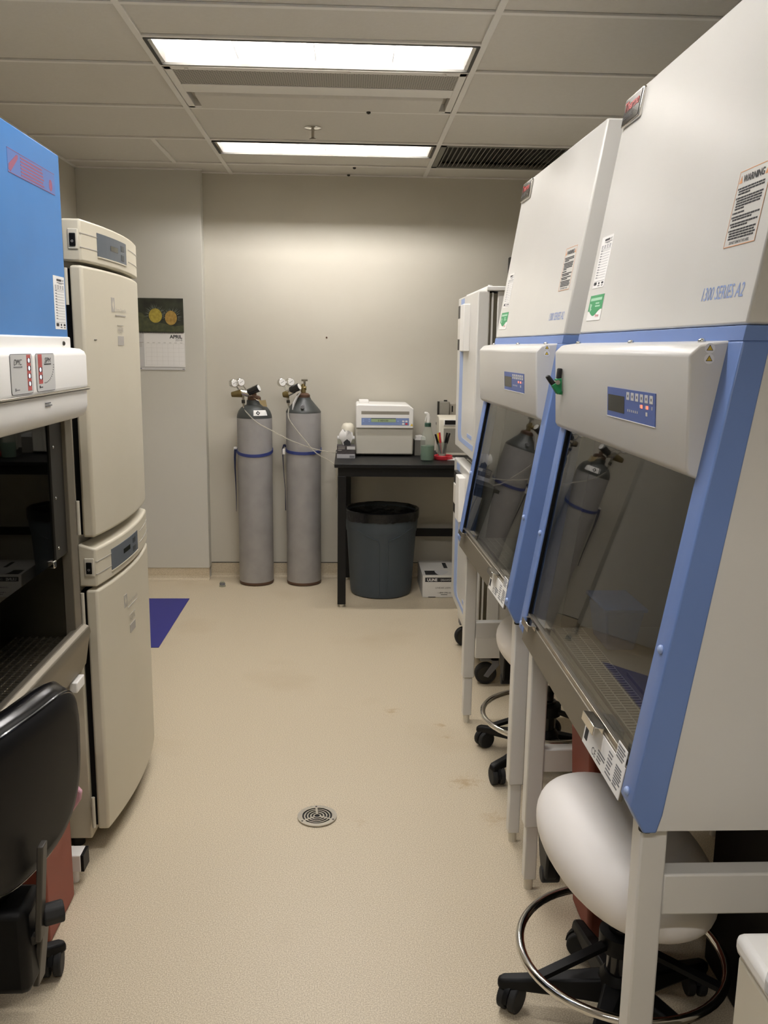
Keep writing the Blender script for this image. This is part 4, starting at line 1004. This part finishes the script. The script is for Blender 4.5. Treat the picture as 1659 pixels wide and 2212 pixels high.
def regulator(t, x, z, kind):
    y = 5.772; yf = 5.715
    MB().lathe([(.042, 0), (.044, .006), (.043, .018), (.034, .026), (.020, .030)], (x, y, z), 28).build('neck_ring', 'brown', t, smooth=True)
    zz = z+.028
    v = MB().lathe([(.014, 0), (.017, .01), (.014, .02), (.014, .05), (.010, .06)], (x, y, zz), 16).build('valve_body', 'brass' if kind else 'brown', t, smooth=True)
    MB().cyl((x-.035, y, zz+.032), (x+.02, y, zz+.032), .014, n=14).build('valve_outlet', 'brass' if kind else 'steel', t, bevel=.003)
    if kind:
        MB().lathe([(.008, .055), (.008, .075), (.021, .077), (.021, .088), (.006, .09)], (x+.008, y, zz), 14).build('hand_wheel', 'steel', t, smooth=True)
    R = lambda dx, dz, dy=0: (x+dx*PX, yf+dy, z+dz*PX)
    if not kind:
        body = (R(-27, 18), R(-8, 14)); knob = (R(-10, 17), R(13, 27)); gs = ((R(-40, 36), (.7, -1, .1)), (R(-26, 38), (.75, -1, .1)))
        arm = (R(-46, 12), R(-24, 15)); out = (-22, 12, -12)
    else:
        body = (R(-33, 9), R(-18, 17)); knob = (R(-26, 15), R(-7, 24)); gs = ((R(-44, 32), (.5, -1, .15)), (R(-26, 33), (.55, -1, .1)))
        arm = (R(-43, 6), R(-30, 8)); out = (-32, 4, -16)
    MB().cyl(*body, .021, n=16).build('regulator_body', 'chrome', t, bevel=.003)
    MB().cyl((body[0][0]+.02, yf+.01, body[0][2]), (x-.02, y, zz+.032), .009, n=12).build('inlet_stem', 'steel', t)
    MB().cyl(*arm, .016, .027, n=14).build('relief_cap', 'brass', t, bevel=.004)
    k0, k1 = Vector(knob[0]), Vector(knob[1])+Vector((0, -.022, 0))
    MB().cyl(k0, k1, .022, .0245, n=20).build('adjusting_knob', 'black_gloss', t, bevel=.003)
    d = (k1-k0).normalized(); MB().cyl(k1, k1+d*.0015, .020, n=20).build('knob_label', 'paper', t)
    for p, n in gs:
        gauge(t, p, n, .0265)
        MB().cyl(p, body[0] if p is gs[0][0] else body[1], .005, n=8).build('gauge_stem', 'chrome', t)
    o0, o1 = Vector(R(out[0], out[1])), Vector(R(out[0]+1.5, out[2]))
    MB().cyl(o0, o1, .0085, .007, n=12).build('outlet', 'steel', t)
    MB().cyl(o0.lerp(o1, .45), o0.lerp(o1, .75), .011, n=12).build('outlet_nut', 'dark_metal', t)
    MB().cyl(o1, o1+Vector((.003, 0, -.018)), .005, .0035, n=10).build('hose_barb', 'chrome', t)
    return o1+Vector((.003, 0, -.018))
e1 = regulator(t1, -.605, 1.220, 0)
e2 = regulator(t2, -.287, 1.240, 1)
# label with a diamond on the left cylinder's shoulder
def curved_label(t, name, m, xc, yc, q0, q1, z0, z1, rf, eps):
    n = 10; P = []; zz = [z0+(z1-z0)*i/5 for i in range(6)]
    for k in range(n+1):
        q = q0+(q1-q0)*k/n
        P.append([(xc+(rf(z)+e)*math.cos(q), yc+(rf(z)+e)*math.sin(q), z) for z, e in [(z, 0) for z in zz]+[(z, eps) for z in zz[::-1]]])
    return MB().ring(P).build(name, m, t)
PR1 = [(1.0, .1137), (1.108, .1137), (1.126, .111), (1.150, .102), (1.172, .086), (1.186, .064)]
def rf1(z):
    for (za, ra), (zb, rb) in zip(PR1, PR1[1:]):
        if z <= zb: return ra+(rb-ra)*(z-za)/(zb-za)+.001
    return .06
lb = curved_label(t1, 'hazard_label', 'paper', -.605, 5.772, math.radians(-87), math.radians(-38), 1.126, 1.160, rf1, .002)
P = []
qc, zc = math.radians(-72), 1.143
MB().add([(-.605+(rf1(zc+dz)+.0038)*math.cos(qc+dq), 5.772+(rf1(zc+dz)+.0038)*math.sin(qc+dq), zc+dz) for dq, dz in ((-.13, 0), (0, -.014), (.13, 0), (0, .014))], [(0, 1, 2, 3)]).build('diamond_print', 'print', lb)
MB().add([(-.605+(rf1(zc+dz)+.0046)*math.cos(qc+dq), 5.772+(rf1(zc+dz)+.0046)*math.sin(qc+dq), zc+dz) for dq, dz in ((-.05, 0), (0, -.006), (.05, 0), (0, .006))], [(0, 1, 2, 3)]).build('diamond_centre', 'paper', lb)
MB().prism([(-.575, 1.235), (-.555, 1.222), (-.524, 1.226), (-.516, 1.182), (-.540, 1.184), (-.560, 1.20)], 'y', 5.700, 5.7015).build('paper_tag', 'tan_tag', t1)
MB().cyl((-.601, 5.70, 1.238), (-.563, 5.701, 1.215), .0012, n=6).build('tag_wire', 'steel', t1)
MB().cyl((-.287, 5.658, 1.185), (-.287, 5.6835, 1.187), .012, n=16).build('stamp', 'print_grey', t2)
MB().tube([(-.300, 5.705, 1.278), (-.325, 5.70, 1.245), (-.345, 5.70, 1.205), (-.353, 5.69, 1.165)], [.004, .007, .009, .003], 6).build('paper_tag', 'paper_grey', t2)

def gas_tube(p, pts, label):
    # smooth through control points
    P = [Vector(p)]+[Vector(q) for q in pts]; out = []
    for i in range(len(P)-1):
        p0, p1, p2, p3 = P[max(i-1, 0)], P[i], P[i+1], P[min(i+2, len(P)-1)]
        for k in range(8):
            u = k/8; out.append(.5*((2*p1)+(-p0+p2)*u+(2*p0-5*p1+4*p2-p3)*u*u+(-p0+3*p1-3*p2+p3)*u**3))
    out.append(P[-1])
    tag(MB().tube(out, .0036, 8).build('gas_tube', 'tube_tint', smooth=True), label, 'tube', 'clear gas tubes')
glass('tube_tint', 'f0eee8', 1.35, .1, .3, 'e8e4d8')
gas_tube(e1, [(-.640, 5.66, 1.145), (-.575, 5.645, 1.085), (-.48, 5.63, 1.035), (-.36, 5.62, .975), (-.22, 5.62, .925), (-.10, 5.66, .895), (-.075, 5.69, TZ+.006), (-.055, 5.71, TZ+.006)], 'clear tube drooping from the left cylinder regulator to the table')
gas_tube(e2, [(-.375, 5.64, 1.12), (-.33, 5.625, 1.05), (-.262, 5.605, .97), (-.20, 5.60, .90), (-.12, 5.61, .85), (-.082, 5.60, .82), (-.066, 5.60, .74), (-.07, 5.65, .6)], 'clear tube drooping from the right cylinder regulator past the table edge')

def tank_strap(x, zf, zb, label, tail):
    t = thing('cylinder_strap', label, 'strap', (x, 5.772, zf), group='blue cylinder straps')
    n = 48; P = []
    for i in range(n):
        q = 2*math.pi*i/n; s_ = (1+math.sin(q))/2; zc = zf+(zb-zf)*s_
        P.append([(x+r*math.cos(q), 5.772+r*math.sin(q), zc+dz) for r, dz in ((.1140, -.0095), (.1180, -.0095), (.1180, .0095), (.1140, .0095))])
    mb = MB(); mb.add([q for R in P for q in R], [(k*4+i, k*4+(i+1) % 4, ((k+1) % n)*4+(i+1) % 4, ((k+1) % n)*4+i) for k in range(n) for i in range(4)])
    mb.build('strap_band', 'strap', t)
    pts = [Vector(p) for p in tail]; R = []
    for i, p in enumerate(pts):
        tw = .4*i; a = Vector((math.cos(tw)*.3, math.sin(tw), 0)).normalized()*.009; b = Vector((a.y, -a.x, 0)).normalized()*.0013
        R.append([p-a-b, p+a-b, p+a+b, p-a+b])
    MB().ring(R).build('strap_tail', 'strap_dark', t, smooth=True)
    return t
s1 = tank_strap(-.605, .868, .915, 'blue strap around the left gas cylinder', [(-.730, 5.76, .90), (-.734, 5.755, .85), (-.734, 5.75, .78), (-.731, 5.75, .68), (-.729, 5.75, .58), (-.730, 5.75, .49)])
s2 = tank_strap(-.287, .886, .915, 'blue strap around the right gas cylinder', [(-.402, 5.77, .915), (-.412, 5.76, .935), (-.424, 5.76, .905), (-.422, 5.77, .83), (-.418, 5.78, .74), (-.410, 5.79, .62), (-.408, 5.79, .49)])
MB().box(-.745, -.722, 5.775, 5.80, .888, .912).build('buckle', 'paper', s1, bevel=.003)
MB().box(-.425, -.406, 5.755, 5.765, .868, .905).build('buckle', 'paper', s2, bevel=.002)

# wall-mounted cap, blue mat, drain, plug
tag(MB().box(-1.62, -.985, 4.455, 5.368, .0004, .0035).build('sticky_mat', 'mat_blue'), 'flat blue sticky mat on the floor behind the cream incubators', 'mat')
t = thing('floor_drain', 'round metal floor drain with curved slots in the middle of the aisle', 'drain', (-.096, 2.744, 0))
c = (-.096, 2.744)
MB().lathe([(.001, .0005), (.066, .0005), (.066, .003), (.001, .003)], (*c, 0), 48).build('drain_well', 'black', t)
def arc(r0, r1, a0, a1, z0, z1, n=14):
    P = []
    for k in range(n+1):
        q = a0+(a1-a0)*k/n
        P.append([(c[0]+r*math.cos(q), c[1]+r*math.sin(q), z) for r, z in ((r0, z0), (r1, z0), (r1, z1), (r0, z1))])
    return P
m_ = MB().ring(arc(.0505, .0665, 0, 2*math.pi, .002, .0058, 56)); m_.build('drain_rim', 'steel', t)
for r0, r1 in ((.0405, .0445), (.030, .0345), (.0195, .024), (.009, .0135)):
    MB().ring(arc(r0, r1, 0, 2*math.pi, .002, .0054, 48)).build('drain_ring', 'steel', t)
for k in range(3):
    q = math.radians(-25+120*k); d = Vector((math.cos(q), math.sin(q), 0)); n_ = Vector((-d.y, d.x, 0)); o = Vector((*c, 0))
    MB().ring([[o+d*r-n_*.0035+Vector((0, 0, .002)), o+d*r+n_*.0035+Vector((0, 0, .002)), o+d*r+n_*.0035+Vector((0, 0, .0055)), o+d*r-n_*.0035+Vector((0, 0, .0055))] for r in (.009, .052)]).build('drain_spoke', 'steel', t)
    p = o+d*.0595; MB().cyl((p.x, p.y, .0056), (p.x, p.y, .0062), .0035, n=10).build('screw', 'dark_metal', t)
t = thing('plastic_jar', 'small clear plastic jar on the floor near the back wall', 'jar', (-.82, 5.66, 0))
MB().lathe([(.001, .001), (.022, .001), (.022, .006), (.017, .008), (.016, .030), (.011, .036), (.001, .037)], (-.82, 5.66, 0), 24, False).build('jar_shell', 'clear', t, smooth=True)
MB().lathe([(.018, .012), (.0185, .012), (.0185, .024), (.018, .024)], (-.82, 5.66, 0), 24, False).build('jar_band', 'print_grey', t, smooth=True)
tag(MB().cyl((-.14, YB-.004, 1.625), (-.14, YB, 1.625), .006, n=12).build('wall_anchor', 'brown'), 'tiny brown anchor in the middle of the back wall', 'anchor')
t = thing('wall_box', 'small dark box high on the back wall beside the farther cabinet', 'wall box', (1.13, 5.89, 2.08))
MB().box(1.045, 1.22, 5.875, 5.919, 2.012, 2.152).build('box_body', 'dark_metal', t, bevel=.004)
MB().box(1.055, 1.21, 5.872, 5.876, 2.022, 2.142).build('box_cover', 'black', t)

# ================================================================= CALENDAR
t = thing('wall_calendar', 'wall calendar for April 2018 with two yellow spiny balls in its picture', 'calendar', (-1.205, 5.82, 1.63))
yc = 5.8285
MB().box(-1.36, -1.052, yc-.003, yc, 1.405, 1.645).build('back_pages', 'paper_grey', t)
f = Face((-1.36, yc-.003, 0), (1, 0, 0), (0, 0, 1))
g = MB(); f.rect(g, 0, 1.644, .306, 1.857, .0005, .002); pic = g.build('picture_page', 'cal_dark', t)
g = MB(); f.poly(g, [(0, 1.644), (.306, 1.644), (.306, 1.69), (.25, 1.682), (.17, 1.70), (.1, 1.715), (.04, 1.765), (0, 1.77)], .002, .0022); g.build('picture_ground', 'cal_moss', pic)
g = MB(); f.disc(g, .128, 1.748, .042, .045, .0022, .0026, 32); g.build('picture_ball', 'cal_yellow', pic)
g = MB(); f.disc(g, .226, 1.735, .038, .045, .0022, .0026, 32); g.build('picture_ball', 'cal_gold', pic)
g = MB(); r_ = random.Random(2)
for cx_, cz, ra, n in ((.128, 1.748, .046, 24), (.226, 1.735, .045, 22)):
    for k in range(n):
        q = math.radians(-15+k*210/n)+r_.uniform(-.08, .08); l = r_.uniform(.012, .034)
        a = Vector((cx_+ra*math.cos(q), cz+ra*math.sin(q))); b = a+Vector((math.cos(q+.2*r_.uniform(-1, 1)), math.sin(q)))*l
        nn = Vector((-(b-a).y, (b-a).x)).normalized()*.0007
        f.poly(g, [tuple(a-nn), tuple(b), tuple(a+nn)], .0022, .0025)
g.build('picture_spines', 'cal_spine', pic)
g = MB(); f.rect(g, .002, 1.425, .310, 1.640, .001, .0025); pg = g.build('month_page', 'paper', t)
g = MB(); f.rect(g, .002, 1.425, .050, 1.640, .0025, .0028); g.build('side_column', 'paper_grey', pg)
f.text('APRIL', .214, 1.606, .021, 'print', pg, width=.080, bold=.03, t=.003)
f.text('2018', .250, 1.589, .014, 'print_grey', pg, width=.044, t=.003)
g = MB()
for k in range(8): f.rect(g, .060+k*.0352, 1.435, .0604+k*.0352, 1.573, .0025, .0028)
for k in range(6): f.rect(g, .060, 1.435+k*.0272, .306, 1.4354+k*.0272, .0025, .0028)
for k in range(7): f.rect(g, .068+k*.0352, 1.576, .083+k*.0352, 1.5785, .0025, .0028)
f.rect(g, .006, 1.577, .046, 1.581, .0028, .003)
for k in range(9): f.rect(g, .006, 1.625-k*.0055-(.03 if k > 3 else 0), .036, 1.627-k*.0055-(.03 if k > 3 else 0), .0028, .003)
g.build('print', 'print_light', pg)
g = MB()
for k in range(46): f.rect(g, .012+k*.0064, 1.636, .0145+k*.0064, 1.648, .002, .0045)
g.build('wire_binding', 'dark_metal', t)
g = MB(); f.rect(g, .004, 1.409, .03, 1.417, 0, .0005); f.rect(g, .29, 1.409, .303, 1.413, 0, .0005); g.build('print', 'print_grey', t)
